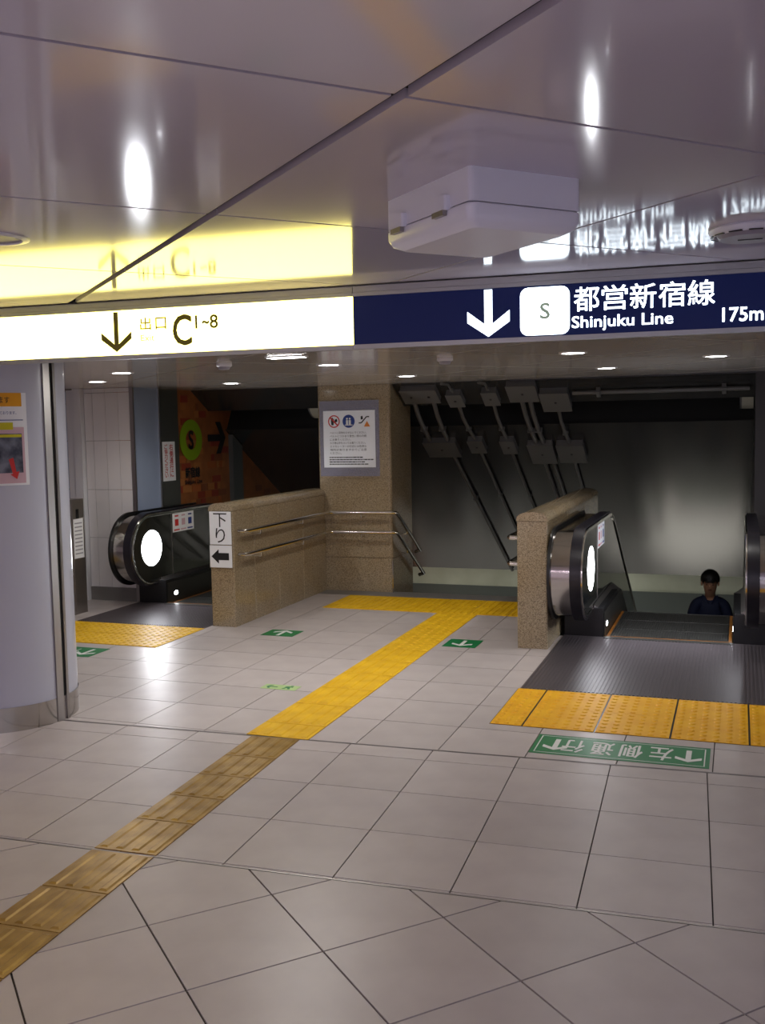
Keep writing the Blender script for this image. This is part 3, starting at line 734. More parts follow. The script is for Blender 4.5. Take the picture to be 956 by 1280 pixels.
poly2(a_, [(1.035+.011*math.cos(k), 1.043+.009*math.sin(k)) for k in [2*math.pi*q/10 for q in range(10)]], FZ, X_, Y_, 0, .0006); build('running_figure', a_, M_GREEN, t)

# ================================================================== ESCALATORS
OVER = [.70]
def esc_path(Yc, off=0.0):
    """outline (Y, Z) of the handrail's inner edge, from the bottom round the front and down the slope"""
    zc, r = .575, .375-off; yf = Yc-OVER[0]+.375
    pts = [(Yc+.12, zc-r), (yf+.1, zc-r)]
    for k in range(29):
        a = R(-90-180*k/28); pts.append((yf+r*math.cos(a), zc+r*math.sin(a)))
    ys_ = Yc+1.05; top = zc+r
    for k in range(6):
        a = R(30*k/5); rr = .9; pts.append((ys_+rr*math.sin(a), top-rr*(1-math.cos(a))))
    e = pts[-1]; L = 6.2; pts.append((e[0]+L*C30, e[1]-L*S30))
    return pts
def escalator(label, x0, wstep, Yc, outer_end, nflat, sides=('L', 'R'), lamp_w=6.0):
    xc0, xc1 = x0+.335, x0+.335+wstep; x1 = xc1+.335
    t = thing('escalator', ((xc0+xc1)/2, Yc, 0), label, 'escalator')
    # landing plate with fine ribs
    lp = MB(); yP0 = Yc-(1.80 if nflat == 3 else 1.06)
    lp.box((x0, yP0, -.006), (x1, Yc, .003)); n = int((x1-x0)/.026)
    for k in range(n):
        xa = x0+.006+k*.026; lp.box((xa, yP0+.01, .003), (xa+.013, Yc-.09, .006))
    build('landing_plate', lp, M_PLATE, t)
    cbp = MB().box((xc0, Yc-.085, .003), (xc1, Yc, .008)); cbp.box((xc0, Yc-.012, .003), (xc1, Yc+.0, .0095), 1); build('comb_plate', cbp, [M_STEP, M_LINEY], t)
    # steps: level ones first, then going down
    mb = MB(); sw = xc1-xc0
    mb.box((xc0+.006, 0, -.20), (xc1-.006, .404, -.006))
    for k in range(int(sw/.02)): xa = xc0+.008+k*.02; mb.box((xa, .0, -.006), (xa+.010, .404, .0))
    mb.box((xc0+.006, .0, -.004), (xc0+.03, .404, .0015), 1); mb.box((xc1-.03, .0, -.004), (xc1-.006, .404, .0015), 1); mb.box((xc0+.006, .39, -.004), (xc1-.006, .405, .0012), 1 if False else 0)
    st0 = build('step', mb, [M_STEP, M_LINEY], t); base = Vector(st0.location)
    for k in range(18):
        o = st0 if k == 0 else st0.copy()
        if k: COL.objects.link(o); o.parent = t
        drop = 0 if k < 3 else (.08 if k == 3 else .08+.2335*(k-3))
        o.location = base+Vector((0, Yc+.405*k, -.004-drop))
    for side in sides:
        s_ = 1 if side == 'L' else -1
        X = lambda d: (x0+d) if side == 'L' else (x1-d)          # d from the outer edge inwards
        bx = lambda mb, d0, d1, y0, y1, z0, z1, mi=0: mb.box((min(X(d0), X(d1)), y0, z0), (max(X(d0), X(d1)), y1, z1), mi)
        full = not (side == 'R' and nflat == 2)
        if not full: continue
        build('plinth', bx(MB(), .005, .325, Yc-.02, Yc+1.0, .0035, .24), M_BLK, t)
        path = esc_path(Yc)
        # inner panel inside the handrail loop
        pp = esc_path(Yc, .012); sl = pp[-1]; poly = pp[:-1]+[sl, (sl[0], sl[1]-.72), (Yc+1.05+.3, .20), (Yc+.12, .20)]
        pn = MB().prism([(X(.238), a, b) for a, b in poly], (-s_*.012, 0, 0))
        panel = build('balustrade_panel', pn, M_GLASS, t)
        lm = MB(); ly, lz = Yc-.12, .585
        lm.add([(X(.2405), ly+.182*math.cos(2*math.pi*k/40), lz+.182*math.sin(2*math.pi*k/40)) for k in range(40)]+[(X(.225), ly+.182*math.cos(2*math.pi*k/40), lz+.182*math.sin(2*math.pi*k/40)) for k in range(40)],
               [tuple(range(40))[::s_]]+[(k, (k+1) % 40, 40+(k+1) % 40, 40+k) for k in range(40)])
        lampo = build('round_lamp', lm, M_NLAMP, panel)
        light('AREA', 'round_lamp_light', (X(.25), ly, lz), lamp_w, (.93, .95, 1), lampo, .34, rot=(0, R(-90*s_), 0))
        js = MB().box((min(X(.2385), X(.2415)), Yc+.26, .22), (max(X(.2385), X(.2415)), Yc+.272, .93)); build('panel_joint', js, M_STEELD, panel)
        stk = MB(); bx(stk, .2385, .2405, Yc+.29, Yc+.72, .70, .90); sto = build('sticker', stk, M_PAPER, panel)
        for q, mm in enumerate((M_INKR, M_PINK, M_INKB)):
            sk_ = MB(); yy = Yc+.315+.135*q; bx(sk_, .2405, .2412, yy+.02, yy+.09, .765, .835); bx(sk_, .2405, .2412, yy, yy+.11, .715, .73); bx(sk_, .2405, .2412, yy+.02, yy+.09, .862, .878)
            build('pictogram', sk_, mm, sto)
        # bright inner moulding and handrail swept along the path
        def sweep(path, d0, d1, o0, o1, m, nm, par, cl=True):
            n = len(path); out = []
            for i, (a, b) in enumerate(path):
                pa, pb = path[max(i-1, 0)], path[min(i+1, n-1)]; tx, tz = pb[0]-pa[0], pb[1]-pa[1]; L = math.hypot(tx, tz); nx, nz = -tz/L, tx/L
                out.append((a, b, -nx, -nz))
            mb = MB(); v = []
            sgn = -1
            for a, b, nx, nz in out:
                for d, o_ in ((d0, o0), (d1, o0), (d1, o1*.82), (d1*.8+d0*.2, o1), (d1*.2+d0*.8, o1), (d0, o1*.82)):
                    v.append((X(d), a+nx*o_*sgn*-1, b+nz*o_*sgn*-1))
            k_ = 6; f = []
            for i in range(n-1):
                for q in range(k_): f.append((i*k_+q, i*k_+(q+1) % k_, (i+1)*k_+(q+1) % k_, (i+1)*k_+q))
            f += [tuple(range(k_)), tuple(range((n-1)*k_, n*k_))]
            mb.add(v, f, 0, True); return build(nm, mb, m, par)
        sweep(path, .152, .236, .0, .045, M_RUB, 'handrail', t)
        sweep(esc_path(Yc, .02), .236, .248, -.004, .024, M_RAIL, 'inner_moulding', t)
        # stainless outer cladding of the newel
        pc = esc_path(Yc, .03)[:-7]; yb = Yc+(1.2 if outer_end is None else outer_end)
        poly = pc+[(yb, .92), (yb, .2)]
        build('newel_cladding', MB().prism([(X(.0), a, b) for a, b in poly], (s_*.15, 0, 0), smooth=True), M_STEEL, t)
        build('newel_edge', MB().prism([(X(-.022), a, b) for a, b in esc_path(Yc, .0)[:-7]+[(yb, .95), (yb, .17)]], (s_*.022, 0, 0), smooth=True), M_BLK, t)
        # sloping inner deck and skirt
        dk = MB(); a0, a1 = .243, .327
        ysl = Yc+1.25; e = (ysl+5.2, -5.2*math.tan(R(30)))
        for p, q in (((Yc+.02, 0), (ysl, 0)), ((ysl, 0), e)):
            dk.add([(X(a0), p[0], p[1]+.265), (X(a1), p[0], p[1]+.20), (X(a1), q[0], q[1]+.20), (X(a0), q[0], q[1]+.265), (X(a0), p[0], p[1]+.18), (X(a1), p[0], p[1]+.18), (X(a1), q[0], q[1]+.18), (X(a0), q[0], q[1]+.18)],
                   [(0, 1, 2, 3), (4, 7, 6, 5), (0, 4, 5, 1), (1, 5, 6, 2), (2, 6, 7, 3), (3, 7, 4, 0)])
        build('inner_deck', dk, M_STEELD, t)
        sk2 = MB()
        sk2.prism([(X(.327), Yc, 0), (X(.327), Yc, .205), (X(.327), ysl, .205), (X(.327), e[0], e[1]+.205), (X(.327), e[0], e[1]-.3), (X(.327), ysl, -.3), (X(.327), Yc+.1, -.3)], (s_*.006, 0, 0))
        skirt = build('skirt', sk2, M_SKIRT, t)
        il = MB(); bx(il, .333, .336, 0, 0, 0, 0) if False else None
        il = MB().add([(X(.3345), Yc+.16+.036*math.cos(2*math.pi*k/16), .085+.022*math.sin(2*math.pi*k/16)) for k in range(16)]+[(X(.330), Yc+.16+.036*math.cos(2*math.pi*k/16), .085+.022*math.sin(2*math.pi*k/16)) for k in range(16)],
                      [tuple(range(16))]+[(k, (k+1) % 16, 16+(k+1) % 16, 16+k) for k in range(16)])
        build('indicator_light', il, M_NLAMP, skirt)
    # outer trough
    return t
eR = escalator('right escalator with stainless newel, glowing round lamp and a rider coming up', 2.542, 1.0, 3.215, None, 3)
OVER[0] = .50
eL = escalator('left escalator with glowing round lamp, partly hidden by the left parapet', -1.955, .70, 3.74, None, 2)
# pale trough sides between stairs and wells so that nothing is open below
for x_, a, b in ((2.30, 5.6, 11), (-.34, 5.6, 11)):
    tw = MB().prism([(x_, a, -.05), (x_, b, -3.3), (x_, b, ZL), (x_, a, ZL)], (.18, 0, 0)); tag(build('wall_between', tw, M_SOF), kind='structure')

# ================================================================== CONDUITS AND BOXES ON THE SLOPE
def slope_box(label, x0, y0, x1, y1, h=.07, screws=1):
    Xa, sa = px_slope(x0, y0); Xb, sb = px_slope(x1, y1); Xc_, _ = px_slope((x0+x1)/2, (y0+y1)/2)
    w = (px_slope(x1, (y0+y1)/2)[0]-px_slope(x0, (y0+y1)/2)[0])*.92; c = slope(Xc_, (sa+sb)/2)
    t = thing('junction_box', c, label, 'junction box', 'junction boxes on the sloping soffit')
    L = max(.09, abs(sb-sa))
    build('case', MB().obox(c+SN*(h*.5), X_, SD, SN, w/2, L/2, h/2-.001, bev=.008), M_BOXG, t)
    build('cover', MB().obox(c+SN*(h+.004), X_, SD, SN, w/2+.006, L/2+.006, .004, bev=.008), M_CONDUIT, t)
    for k in range(screws):
        xx = (k+.5)/screws-.5
        build('screw', MB().obox(c+SN*(h+.010)+X_*(xx*w), X_, SD, SN, .012, .012, .003, bev=.005), M_BLK, t)
    return Xc_, sa, sb, w
U = [slope_box('wide upper junction box nearest the granite pillar', 502, 482, 550, 496, screws=2), slope_box('small upper junction box, second from the pillar', 560, 487, 580, 501), slope_box('small upper junction box, third from the pillar', 604, 484, 624, 499),
     slope_box('large upper junction box touching the ceiling, fourth from the pillar', 634, 476, 673, 494), slope_box('large upper junction box at the head of the horizontal conduit', 676, 485, 714, 506)]
Lo = [slope_box('wide lower junction box nearest the granite pillar', 532, 547, 575, 564, screws=1), slope_box('small lower junction box, second from the pillar', 587, 545, 607, 559), slope_box('small lower junction box, third from the pillar', 627, 545, 646, 560),
      slope_box('left of the two lower junction boxes that touch', 662, 550, 695, 572), slope_box('right of the two lower junction boxes that touch', 697, 550, 733, 571)]
ci = 0
def conduit(label, pts, r=.016):
    t = thing('conduit', pts[0], label, 'conduit', 'grey conduits on the sloping soffit')
    build('pipe', MB().tube(pts, r, 10), M_CONDUIT, t)
    c = Vector(pts[len(pts)//2]); build('clamp', MB().obox(c, X_, SD, SN, r*1.5, .010, r*1.15), M_BOXG, t)
names = ['first', 'second', 'third', 'fourth', 'fifth', 'sixth', 'seventh']
lab = 0
for k, (u_, l_) in enumerate(zip(U, Lo)):
    offs = {0: (-.28, .28), 3: (-.13, .16)}.get(k, (0,))
    for q, of in enumerate(offs):
        xa = u_[0]+of*u_[3]; xb = l_[0]+of*l_[3]; a, b = u_[2]+.010, l_[1]-.010; r = .026 if k in (0, 3) else .02
        conduit('short curved grey conduit bridging the black slot, %s from the pillar' % names[lab], [slope(xa, a, .04), slope(xa+(xb-xa)*.3, a+(b-a)*.3, .075), slope(xa+(xb-xa)*.65, a+(b-a)*.65, .065), slope(xb, b, .035)], r)
        lab += 1
lab = 0
for k, l_ in enumerate(Lo):
    offs = {0: (.22,), 3: (-.05, .3)}.get(k, (0,))
    for of in offs:
        xb = l_[0]+of*l_[3]; conduit('long straight grey conduit running down the soffit, %s from the pillar' % names[lab], [slope(xb, l_[2]+.010, .03), slope(xb, l_[2]+1.2, .026), slope(xb, sEnd-.05, .026)], .022 if k in (0, 3) else .017)
        lab += 1
for k, u_ in enumerate((U[1], U[2])):
    conduit('short grey stub conduit above small junction box, %s from the pillar' % ('second', 'third')[k], [(u_[0]-.02, 4.7, ZF-.03), (u_[0]-.01, 4.93, ZF-.03), slope(u_[0], .08, .05), slope(u_[0], u_[1]-.012, .04)], .012)
xh0, sh0 = px_slope(712, 487); t = thing('conduit', slope(3, .22), 'long horizontal grey conduit along the top of the soffit', 'conduit', 'grey conduits on the sloping soffit')
build('pipe', MB().tube([slope(xh0+.03, sh0, .04), slope(SRX-.05, sh0+.0, .04)], .022, 10), M_CONDUIT, t)
for x in (748, 905):
    c = slope(px_slope(x, 485)[0], sh0, .04); build('clamp', MB().obox(c, X_, SD, SN, .02, .05, .03), M_BOXG, t)
# dark track where the passage ceiling ends
tag(build('trim_6', MB().box((px_slope(640, 480)[0], Y0-.035, ZF-.012), (SRX, Y0-.005, ZF)), M_BLK), 'dark track at the end of the passage ceiling', kind='structure')
# pale rounded housings inside the black slot
def housing(label, x0, x1):
    t = thing('shutter_housing', slope((x0+x1)/2, (sA+sB)/2, -.2), label, 'housing')
    mb = MB(); n = 10; pts = []
    for k in range(n+1):
        a = R(180*k/n); pts.append(slope(0, (sA+sB)/2+.03, -.26)+SD*(.22*math.cos(a))+SN*(.20*math.sin(a)))
    mb.prism([p+X_*x0 for p in pts], X_*(x1-x0), smooth=True); build('cover', mb, mat('housing_cream', (.48, .46, .36), .5), t)
    build('end_flange', MB().prism([p+X_*(x0-.02) for p in pts], X_*.02), M_BOXG, t)
housing('pale rounded housing in the black slot at the far right', 3.93, 4.04)
housing('pale rounded housing in the black slot left of the pillar', px_slope(384, 518)[0], px_slope(384, 518)[0]+.25)

# ================================================================== OVERHEAD SIGNS
su, sv = Vector((math.cos(BANG), math.sin(BANG), 0)), Z_
SP0 = Vector((0, SGY(0), 0))
csx = math.cos(BANG)
def U_(X): return X/csx
SNRM = su.cross(sv)
def sign(name, label, xa, xb, m):
    t = thing(name, SP0+su*U_((xa+xb)/2)+Z_*2.13, label, 'sign')
    def slab(nm, u0, v0, u1, v1, off, th, mm): mb = MB(); poly2(mb, [(u0, v0), (u1, v0), (u1, v1), (u0, v1)], SP0, su, sv, off, th); return build(nm, mb, mm, t)
    slab('housing', U_(xa)+.001, 2.132, U_(xb)-.001, ZC-.012, -.06, .055, M_SIGNF)
    slab('frame_bottom', U_(xa)+.001, 2.128, U_(xb)-.001, 2.149, -.02, .03, M_SIGNF)
    slab('frame_top', U_(xa)+.001, 2.369, U_(xb)-.001, 2.386, -.02, .03, M_SIGNF)
    slab('hanger_rail', U_(xa)+.001, 2.388, U_(xb)-.001, ZC-.004, -.02, .022, M_SIGNF)
    slab('lit_panel', U_(xa)+.002, 2.149, U_(xb)-.002, 2.369, -.004, .004, m)
    return t
def SA(nm, pts, m, t, off=.0006): mb = MB(); poly2(mb, pts, SP0, su, sv, off, .0008); return build(nm, mb, m, t)
XD = 2.222
t = sign('exit_sign', 'glowing yellow white overhead exit sign reading C 1 to 8', -2.6, XD, M_EXIT)
SA('arrow', arrow_pts(.972, 2.264, 0.198, .172, .026, math.pi), M_EXINK, t)
TP = SP0
def stext(nm, body, x0, z0, x1, z1, m, t, fat=0, keep=True, depth=.0012): return text(nm, body, (U_(x0), z0, U_(x1), z1), TP, su, sv, m, t, fat=fat, depth=depth, keep=keep)
stext('lettering', '出', 1.108, 2.268, 1.168, 2.328, M_EXINK2, t, .015)
stext('lettering', '口', 1.194, 2.268, 1.252, 2.325, M_EXINK2, t, .015)
stext('lettering', 'C', 1.290, 2.186, 1.389, 2.331, M_EXINK, t, .02)
stext('lettering', '1', 1.412, 2.262, 1.442, 2.324, M_EXINK, t, .02, False)
stext('lettering', '~', 1.450, 2.283, 1.484, 2.296, M_EXINK, t, .15)
stext('lettering', '8', 1.490, 2.260, 1.532, 2.324, M_EXINK, t, .02)
stext('lettering', 'Exit', 1.110, 2.214, 1.185, 2.244, M_EXINK2, t)
t = sign('line_sign', 'navy overhead sign with white arrow and Shinjuku Line lettering', XD, 4.9, M_NAVY)
SA('arrow', arrow_pts(2.857, 2.261, .206, .190, .036, math.pi), M_LITW, t)
SA('line_symbol', rpoly(U_(2.996), 2.155, U_(3.211), 2.362, .035), M_LITW, t)
stext('symbol_letter', 'S', 3.084, 2.225, 3.125, 2.292, M_SINK, t, .02, depth=.0022)
for k, s_ in enumerate('都営新宿線'): stext('lettering', s_, 3.230+.1175*k, 2.249, 3.336+.1175*k, 2.352, M_LITW, t, .008)
stext('lettering', 'Shinjuku Line', 3.221, 2.164, 3.640, 2.228, M_LITW, t, .014)
stext('lettering', '175m', 3.837, 2.176, 3.995, 2.232, M_LITW, t, .018)

# ================================================================== CEILING FITTINGS
c0, c1, c2 = pz(478, 252, ZC), pz(592, 207, ZC), pz(731, 224, ZC)
ex = dD; ey = dL
cc = (c0+c2)/2; hw, hl = (c1-c0).length/2, (c2-c1).length/2
t = thing('ceiling_box', (cc.x, cc.y, ZC), 'white plastic box with two latches hanging from the hall ceiling', 'ceiling box')
build('body', MB().obox(Vector((cc.x, cc.y, ZC-.043)), ex, ey, Z_, hw, hl, .043, bev=.012), M_PLAST, t)
lid = MB(); prof = [(0, 0), (.004, -.004), (.004, -.028), (-.006, -.046), (-.03, -.058)]
prev = None
for o_, dz in prof:
    pts = []
    for cx, cy, a0 in ((1, 1, 0), (-1, 1, 90), (-1, -1, 180), (1, -1, 270)):
        for k in range(5):
            a = R(a0+22.5*k); rr = .025; pts.append(Vector((cc.x, cc.y, ZC-.088+dz))+ex*(cx*(hw+o_-rr)+rr*math.cos(a))+ey*(cy*(hl+o_-rr)+rr*math.sin(a)))
    n = len(pts); o0 = len(lid.v); lid.add(pts, [])
    if prev is not None: lid.f += [(prev+i, o0+i, o0+(i+1) % n, prev+(i+1) % n) for i in range(n)]; lid.mi += [0]*n; lid.sm += [True]*n
    prev = o0
lid.f.append(tuple(range(prev, prev+n))); lid.mi.append(0); lid.sm.append(False)
build('lid', lid, M_PLAST, t)
for f_ in (-.62, .42):
    c = Vector((cc.x, cc.y, ZC-.085))+ex*(f_*hw)-ey*(hl+.002)
    la = build('latch', MB().obox(c+Z_*.012, ex, ey, Z_, .032, .014, .019, bev=.006), M_PLAST, t)
    build('hook', MB().obox(c-Z_*.014-ey*.012, ex, ey, Z_, .028, .006, .007), M_STEELD, la)
# round ceiling speaker at the right edge
sc_ = pz(885, 288, ZC); sc_ = Vector((sc_.x+.11, sc_.y+.0, ZC)); sc_ = Vector((3.935, -1.37, ZC))
t = thing('ceiling_speaker', sc_, 'round slotted ceiling diffuser above the blue sign', 'ceiling diffuser')
build('rim', MB().lathe(sc_, [(.135, 0), (.138, -.006), (.13, -.02), (.118, -.026), (.116, -.018)], 40), M_PLAST, t)
build('cone', MB().lathe(sc_, [(.116, -.012), (.104, -.030), (.098, -.036), (.0001, -.037)], 40), M_GREYPL, t)
for k in range(12):
    a = R(30*k+8); build('slot', MB().obox(sc_+Vector((.124*math.cos(a), .124*math.sin(a), -.0255)), Vector((-math.sin(a), math.cos(a), 0)), Vector((math.cos(a), math.sin(a), 0)), Z_, .022, .004, .0015), M_BLK, t)
build('slot', MB().obox(sc_+Vector((.0, 0, -.038)), X_, Y_, Z_, .04, .004, .0015), M_BLK, t)
# downlights
def downlight(name, c, r, label, group, watts, col, glow=True, depth=0.0):
    t = thing(name, c, label, 'downlight', group)
    c = Vector(c)
    build('trim_ring', MB().lathe(c, [(r+.018, 0), (r+.018, -.004), (r, -.005), (r-.004, -.002), (r-.004, .0)], 28), M_WHITE, t)
    build('lens', MB().disc(c+Vector((0, 0, -.0025)), r-.003, 28, nrm=(0, 0, -1)), M_LAMP, t)
    light('SPOT', 'downlight_lamp', c+Vector((0, 0, -.012)), watts, col, t, r*.7, R(150), .6)
WARM = (1.0, .96, .90)
for (x, y), lb in (((121, 477), 'farthest left glowing downlight above the tiled wall'), ((152, 466), 'glowing downlight beside the blue grey wall panel, second from the left'), ((289, 479), 'glowing downlight above the arrow on the orange wall'), ((411, 456), 'glowing downlight just in front of the granite pillar'),
                 ((508, 470), 'glowing downlight right of the pillar near the junction boxes'), ((716, 441), 'glowing downlight nearest below the white line symbol'), ((758, 460), 'glowing downlight near the right soffit edge'), ((895, 445), 'rightmost glowing downlight under the blue sign')):
    p = pz(x, y, ZF); downlight('downlight', (p.x, p.y, ZF), .075, lb, 'passage downlights', FAR_DOWN_W, WARM)
p = pz(358, 446, ZF); t = thing('slim_ceiling_lamp', p, 'slim glowing ceiling lamp behind the lower edge of the exit sign', 'ceiling lamp')
build('frame', MB().obox(p+Vector((0, 0, -.003)), X_, Y_, Z_, .13, .05, .003), M_WHITE, t); build('lens', MB().obox(p+Vector((0, 0, -.0065)), X_, Y_, Z_, .118, .04, .0012), M_LAMP, t)
light('AREA', 'slim_lamp_light', p+Vector((0, 0, -.02)), FAR_DOWN_W*.8, WARM, t, .22, size_y=.07)
# recessed ring at the left edge of the hall ceiling, and its lit neighbours outside the picture
rc = Vector((1.545, -2.30, ZC))
def recess(c, label, watts, dark=False):
    t = thing('recessed_downlight', c, label, 'downlight', 'hall downlights')
    build('trim_ring', MB().lathe(c, [(.12, 0), (.12, -.004), (.098, -.007), (.094, .0), (.094, .02)], 32), M_WHITE, t)
    build('can', MB().lathe(c, [(.094, .019), (.088, .0195)], 32), M_STEELD, t)
    build('lens', MB().disc(c+Vector((0, 0, -.0015)), .094, 32, nrm=(0, 0, -1)), M_GREYPL if dark else M_LAMP, t)
    if watts: light('SPOT', 'recessed_lamp', c+Vector((0, 0, -.02)), watts, (1.0, .90, .97), t, .06, R(140), .6)
recess(rc, 'round recessed ceiling fitting at the left edge of the hall ceiling', 0, True)
# fluorescent lines on the hall ceiling behind the viewer
for k, yy in enumerate((-6.2, -8.2, -10.2)):
    for q, xx in enumerate((-1.5, 2.2, 5.9)):
        t = thing('line_lamp', (xx, yy, ZC), 'long fluorescent ceiling lamp behind the viewer, %s row, %s lamp' % (('nearest', 'middle', 'farthest')[k], ('left', 'centre', 'right')[q]), 'ceiling lamp', 'hall line lamps')
        build('tray', MB().box((xx-1.3, yy-.09, ZC-.03), (xx+1.3, yy+.09, ZC-.001)), M_WHITE, t)
        build('tube', MB().box((xx-1.25, yy-.05, ZC-.036), (xx+1.25, yy+.05, ZC-.03)), M_FLUO, t)
        light('AREA', 'line_lamp_light', (xx, yy, ZC-.045), HALL_LINE_W, (.62, .74, 1.0) if xx > 5 else (1.0, .80, .95), t, 2.5, size_y=.1)
# smoke detectors
for (x, y), lb in (((556, 448), 'small round smoke detector on the passage ceiling below the blue sign'), ((280, 455), 'small round smoke detector on the ceiling near the orange wall')):
    p = pz(x, y, ZF); t = thing('smoke_detector', p, lb, 'smoke detector', 'smoke detectors')
    build('base', MB().lathe(p, [(.055, 0), (.055, -.015), (.045, -.02)], 20), M_WHITE, t); build('sensor', MB().lathe(p, [(.045, -.018), (.036, -.038), (.0001, -.042)], 20), M_GREYPL, t)
# lamps of the lower floor
for (x, y), lb in (((3.25, 10.85), 'lower floor ceiling lamp over the right escalator foot'), ((1.3, 11.7), 'lower floor ceiling lamp at the foot of the stairs'), ((-1.2, 11.4), 'lower floor ceiling lamp over the left escalator foot')):
    t = thing('lower_lamp', (x, y, zE), lb, 'ceiling lamp', 'lower floor lamps')
    build('tray', MB().box((x-.6, y-.1, zE-.03), (x+.6, y+.1, zE)), M_WHITE, t); build('tube', MB().box((x-.55, y-.05, zE-.036), (x+.55, y+.05, zE-.03)), M_FLUO, t)
    light('SPOT', 'lower_lamp_light', (x, y, zE-.06), LOWER_W*(36 if x > 3 else 1.0), (1, .98, .86), t, .15, R(42 if x > 3 else 75), .6)
    light('AREA', 'lower_lamp_wash', (x, y, zE-.05), LOWER_W*(.5 if x > 3 else .85), (.98, 1, .86), t, 1.1, size_y=.1)

# ================================================================== PERSON RIDING UP
def skin_mesh(name, verts, edges, radii, root, m, parent, sub=2):
    me = bpy.data.meshes.new(name); me.from_pydata(verts, edges, []); o = bpy.data.objects.new(name, me); COL.objects.link(o)
    md = o.modifiers.new('skin', 'SKIN'); md.use_smooth_shade = True
    for i, r_ in enumerate(radii):
        sv_ = me.skin_vertices[0].data[i]; sv_.radius = r_ if isinstance(r_, tuple) else (r_, r_); sv_.use_root = (i == root)
    o.modifiers.new('sub', 'SUBSURF').levels = sub; bpy.context.view_layer.update()
    nm = bpy.data.meshes.new_from_object(o.evaluated_get(bpy.context.evaluated_depsgraph_get())); bpy.data.objects.remove(o, do_unlink=True)
    nm.polygons.foreach_set('use_smooth', [True]*len(nm.polygons)); nm.materials.clear()
    o2 = bpy.data.objects.new(name, nm); COL.objects.link(o2); nm.materials.append(m); o2.parent = parent; return o2
k_st = 10; SY = 3.215+.405*k_st+.2; SZ = -.004-.08-.2335*(k_st-3)
PB_ = Vector((3.60, SY, SZ)); H = 1.70
per = thing('person', PB_, 'person with short black hair in a navy polo shirt looking down on the escalator', 'person')
def ellipsoid(c, rx, ry, rz, tilt=0, nu=24, nv=16, f=None):
    mb = MB(); v = []; fs = []
    for j in range(nv+1):
        for i in range(nu):
            th, ph = math.pi*j/nv, 2*math.pi*i/nu
            p = Vector((rx*math.sin(th)*math.cos(ph), ry*math.sin(th)*math.sin(ph), rz*math.cos(th)))
            if f: p = f(p)
            p = Matrix.Rotation(tilt, 3, 'X') @ p; v.append(p+Vector(c))
    for j in range(nv):
        for i in range(nu): fs.append((j*nu+i, (j+1)*nu+i, (j+1)*nu+(i+1) % nu, j*nu+(i+1) % nu))
    return mb.add(v, fs, 0, True)
# facing -Y (towards the viewer); local coordinates from the feet
L = {}
V_ = [(0, 0, .90), (0, .01, 1.05), (0, .0, 1.20), (0, .01, 1.32), (0, -.005, 1.40), (0, -.035, 1.45), (0, -.065, 1.50), (0, -.075, 1.58), (0, -.065, 1.65),        # 0-8 spine, neck, head
      (.165, .01, 1.325), (.225, .0, 1.10), (.15, -.20, 1.03), (.075, -.30, 1.08), (.055, -.33, 1.10),     # 9-13 arm
      (-.165, .01, 1.325), (-.225, .0, 1.10), (-.15, -.20, 1.03), (-.06, -.29, 1.06), (-.03, -.32, 1.08),  # 14-18
      (.09, 0, .84), (.10, -.01, .48), (.10, .02, .09), (.105, -.12, .035),                          # 19-22 leg
      (-.09, 0, .84), (-.10, -.01, .48), (-.10, .02, .09), (-.105, -.12, .035),
      (.085, .012, 1.352), (-.085, .012, 1.352)]                                                    # 27-28 shoulder slope
E_ = [(0, 1), (1, 2), (2, 3), (3, 4), (4, 5), (5, 6), (6, 7), (7, 8), (3, 27), (27, 9), (9, 10), (10, 11), (11, 12), (12, 13), (3, 28), (28, 14), (14, 15), (15, 16), (16, 17), (17, 18), (0, 19), (19, 20), (20, 21), (21, 22), (0, 23), (23, 24), (24, 25), (25, 26)]
RR = [(.15, .10), (.14, .095), (.15, .10), (.11, .085), (.062, .062), (.060, .064), (.078, .084), (.092, .104), (.080, .094), .058, .046, .036, (.026, .04), (.03, .018), .058, .046, .036, (.026, .04), (.03, .018), .085, .058, .042, (.036, .03), .085, .058, .042, (.036, .03), .066, .066]
sc = H/1.74
body = skin_mesh('body', [tuple(Vector(v)*sc) for v in V_], E_, [tuple(q*sc for q in r_) if isinstance(r_, tuple) else r_*sc for r_ in RR], 0, M_SKIN, per)
iv = [0, 1, 2, 3, 4, 9, 10, 14, 15, 27, 28]; mp = {a: i for i, a in enumerate(iv)}
ve = [V_[a] for a in iv]; ed = [(mp[a], mp[b]) for a, b in E_ if a in mp and b in mp]
rs = [(.175, .125), (.165, .12), (.172, .125), (.13, .108), (.082, .080), .078, .072, .078, .072, .088, .088]
skin_mesh('shirt', [tuple(Vector(v)*sc) for v in ve], ed, [tuple(q*sc for q in r_) if isinstance(r_, tuple) else r_*sc for r_ in rs], 0, M_SHIRT, per)
iv = [0, 19, 20, 21, 23, 24, 25]; mp = {a: i for i, a in enumerate(iv)}; ve = [V_[a] for a in iv]; ve[3] = (.10, .02, .05); ve[6] = (-.10, .02, .05)
ed = [(mp[a], mp[b]) for a, b in E_ if a in mp and b in mp]
skin_mesh('trousers', [tuple(Vector(v)*sc) for v in ve], ed, [tuple(q*sc for q in r_) if isinstance(r_, tuple) else r_*sc for r_ in [(.17, .12), .1, .075, .06, .1, .075, .06]], 0, M_TROU, per)
hc = PB_+Vector((0, -.076, 1.60))*sc
tilt = R(24)
def hairf(p):                 # cap of hair: full at the back, lifted off the face in front
    q = p.copy()
    front = max(0.0, min(1.0, (-q.y-.01)/.05))
    low = max(0.0, min(1.0, (.030-q.z)/.03))
    q *= 1-.30*front*low
    if q.z < -.06: q.x *= .85; q.y *= .9
    return q
hr = ellipsoid(hc+Vector((0, .010, .034)), .112, .128, .118, tilt, 32, 24, f=hairf); build('hair', hr, M_HAIR, per)
fr_ = MB()
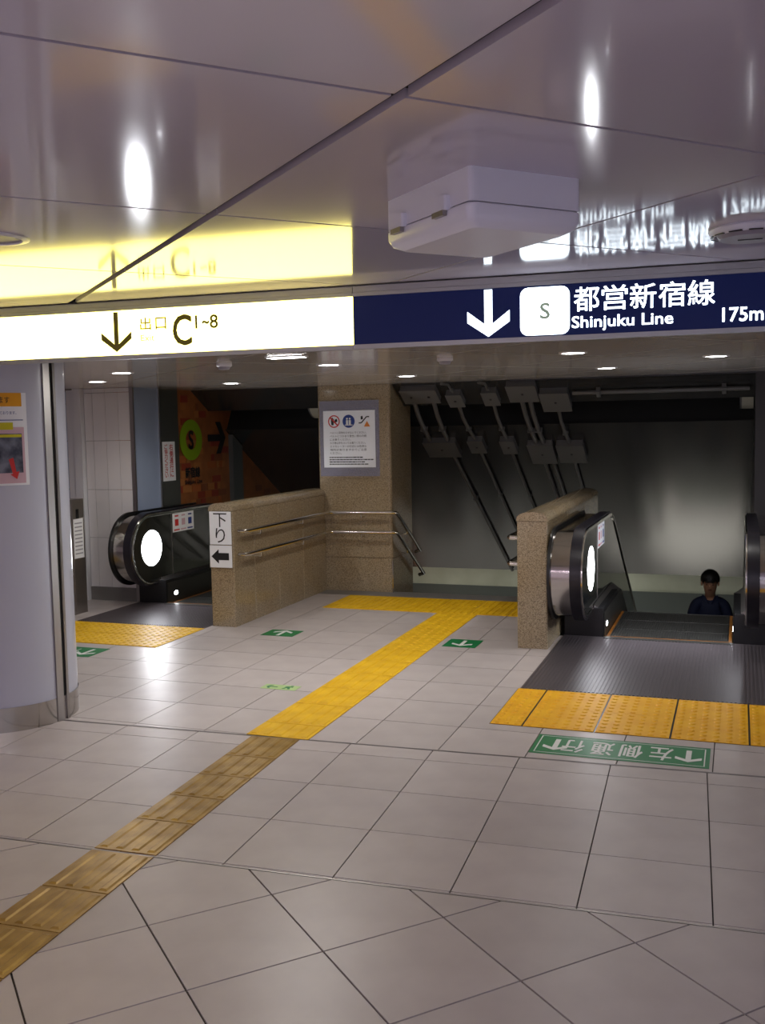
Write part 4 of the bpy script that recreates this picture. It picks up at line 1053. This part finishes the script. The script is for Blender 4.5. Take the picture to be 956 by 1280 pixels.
for k in range(11):
    x = -.085+.017*k; yf_ = -.112+.9*x*x*10*.42
    fr_.tube([hc+Vector((x*.8, yf_*.72, .098)), hc+Vector((x, yf_*.98, .062)), hc+Vector((x*1.03+.004*((k*7) % 3-1), yf_*1.03, .022-.008*((k*5) % 3)))], [.018, .013, .003], 6)
build('fringe', fr_, M_HAIR, per)
for sx in (-1, 1):
    build('ear', ellipsoid(hc+Vector((sx*.096, .01, -.02)), .012, .02, .03), M_SKIN, per)
    build('eye', ellipsoid(hc+Vector((sx*.035, -.103, -.018)), .013, .006, .005), M_HAIR, per)
    build('eyebrow', ellipsoid(hc+Vector((sx*.036, -.104, .004)), .02, .006, .004), M_HAIR, per)
build('nose', ellipsoid(hc+Vector((0, -.112, -.045)), .014, .018, .024, R(-15)), M_SKIN, per)
build('mouth', ellipsoid(hc+Vector((0, -.100, -.082)), .024, .006, .006), mat('lips', (.25, .07, .05), .5), per)
for sx in (-1, 1):
    cl_ = MB(); b0 = PB_+Vector((0, -.01, 1.385))*sc
    cl_.prism([b0+Vector((sx*.012, -.088, -.05)), b0+Vector((sx*.075, -.06, .0)), b0+Vector((sx*.085, -.02, .045)), b0+Vector((sx*.055, -.055, .04))], (sx*.01, -.012, 0)); build('collar', cl_, M_SHIRT, per)
    # hand: palm and five fingers closing on the phone
    pc_ = PB_+Vector((sx*.055-.01, -.315, 1.085))*sc
    for q in range(4):
        yb = pc_+Vector((sx*.02, -.012+.0, -.026+.018*q)); build('finger', MB().tube([yb+Vector((sx*.02, .02, 0)), yb+Vector((sx*.016, -.03, 0)), yb+Vector((-sx*.006, -.045, .002)), yb+Vector((-sx*.028, -.042+.003*q, .003))], [.0095, .009, .008, .006], 8), M_SKIN, per)
    build('thumb', MB().tube([pc_+Vector((sx*.02, .02, .03)), pc_+Vector((sx*.012, .0, .052)), pc_+Vector((-sx*.01, -.008, .066))], [.011, .010, .007], 8), M_SKIN, per)
    build('shoe', ellipsoid(PB_+Vector((sx*.10, -.06, .045)), .05, .14, .045), M_BLK, per)
ph = PB_+Vector((-.005, -.345, 1.115))*sc
t = thing('smartphone', ph, 'small smartphone held in front of the rider\'s chest', 'phone')
uy_ = Vector((0, .35, .94)).normalized(); uz_ = X_.cross(uy_)
build('case', MB().obox(ph, X_, uy_, uz_, .036, .07, .005, bev=.008), M_WHITE, t); build('screen', MB().obox(ph-uz_*.0056, X_, uy_, uz_, .032, .06, .0006), M_INKK, t)
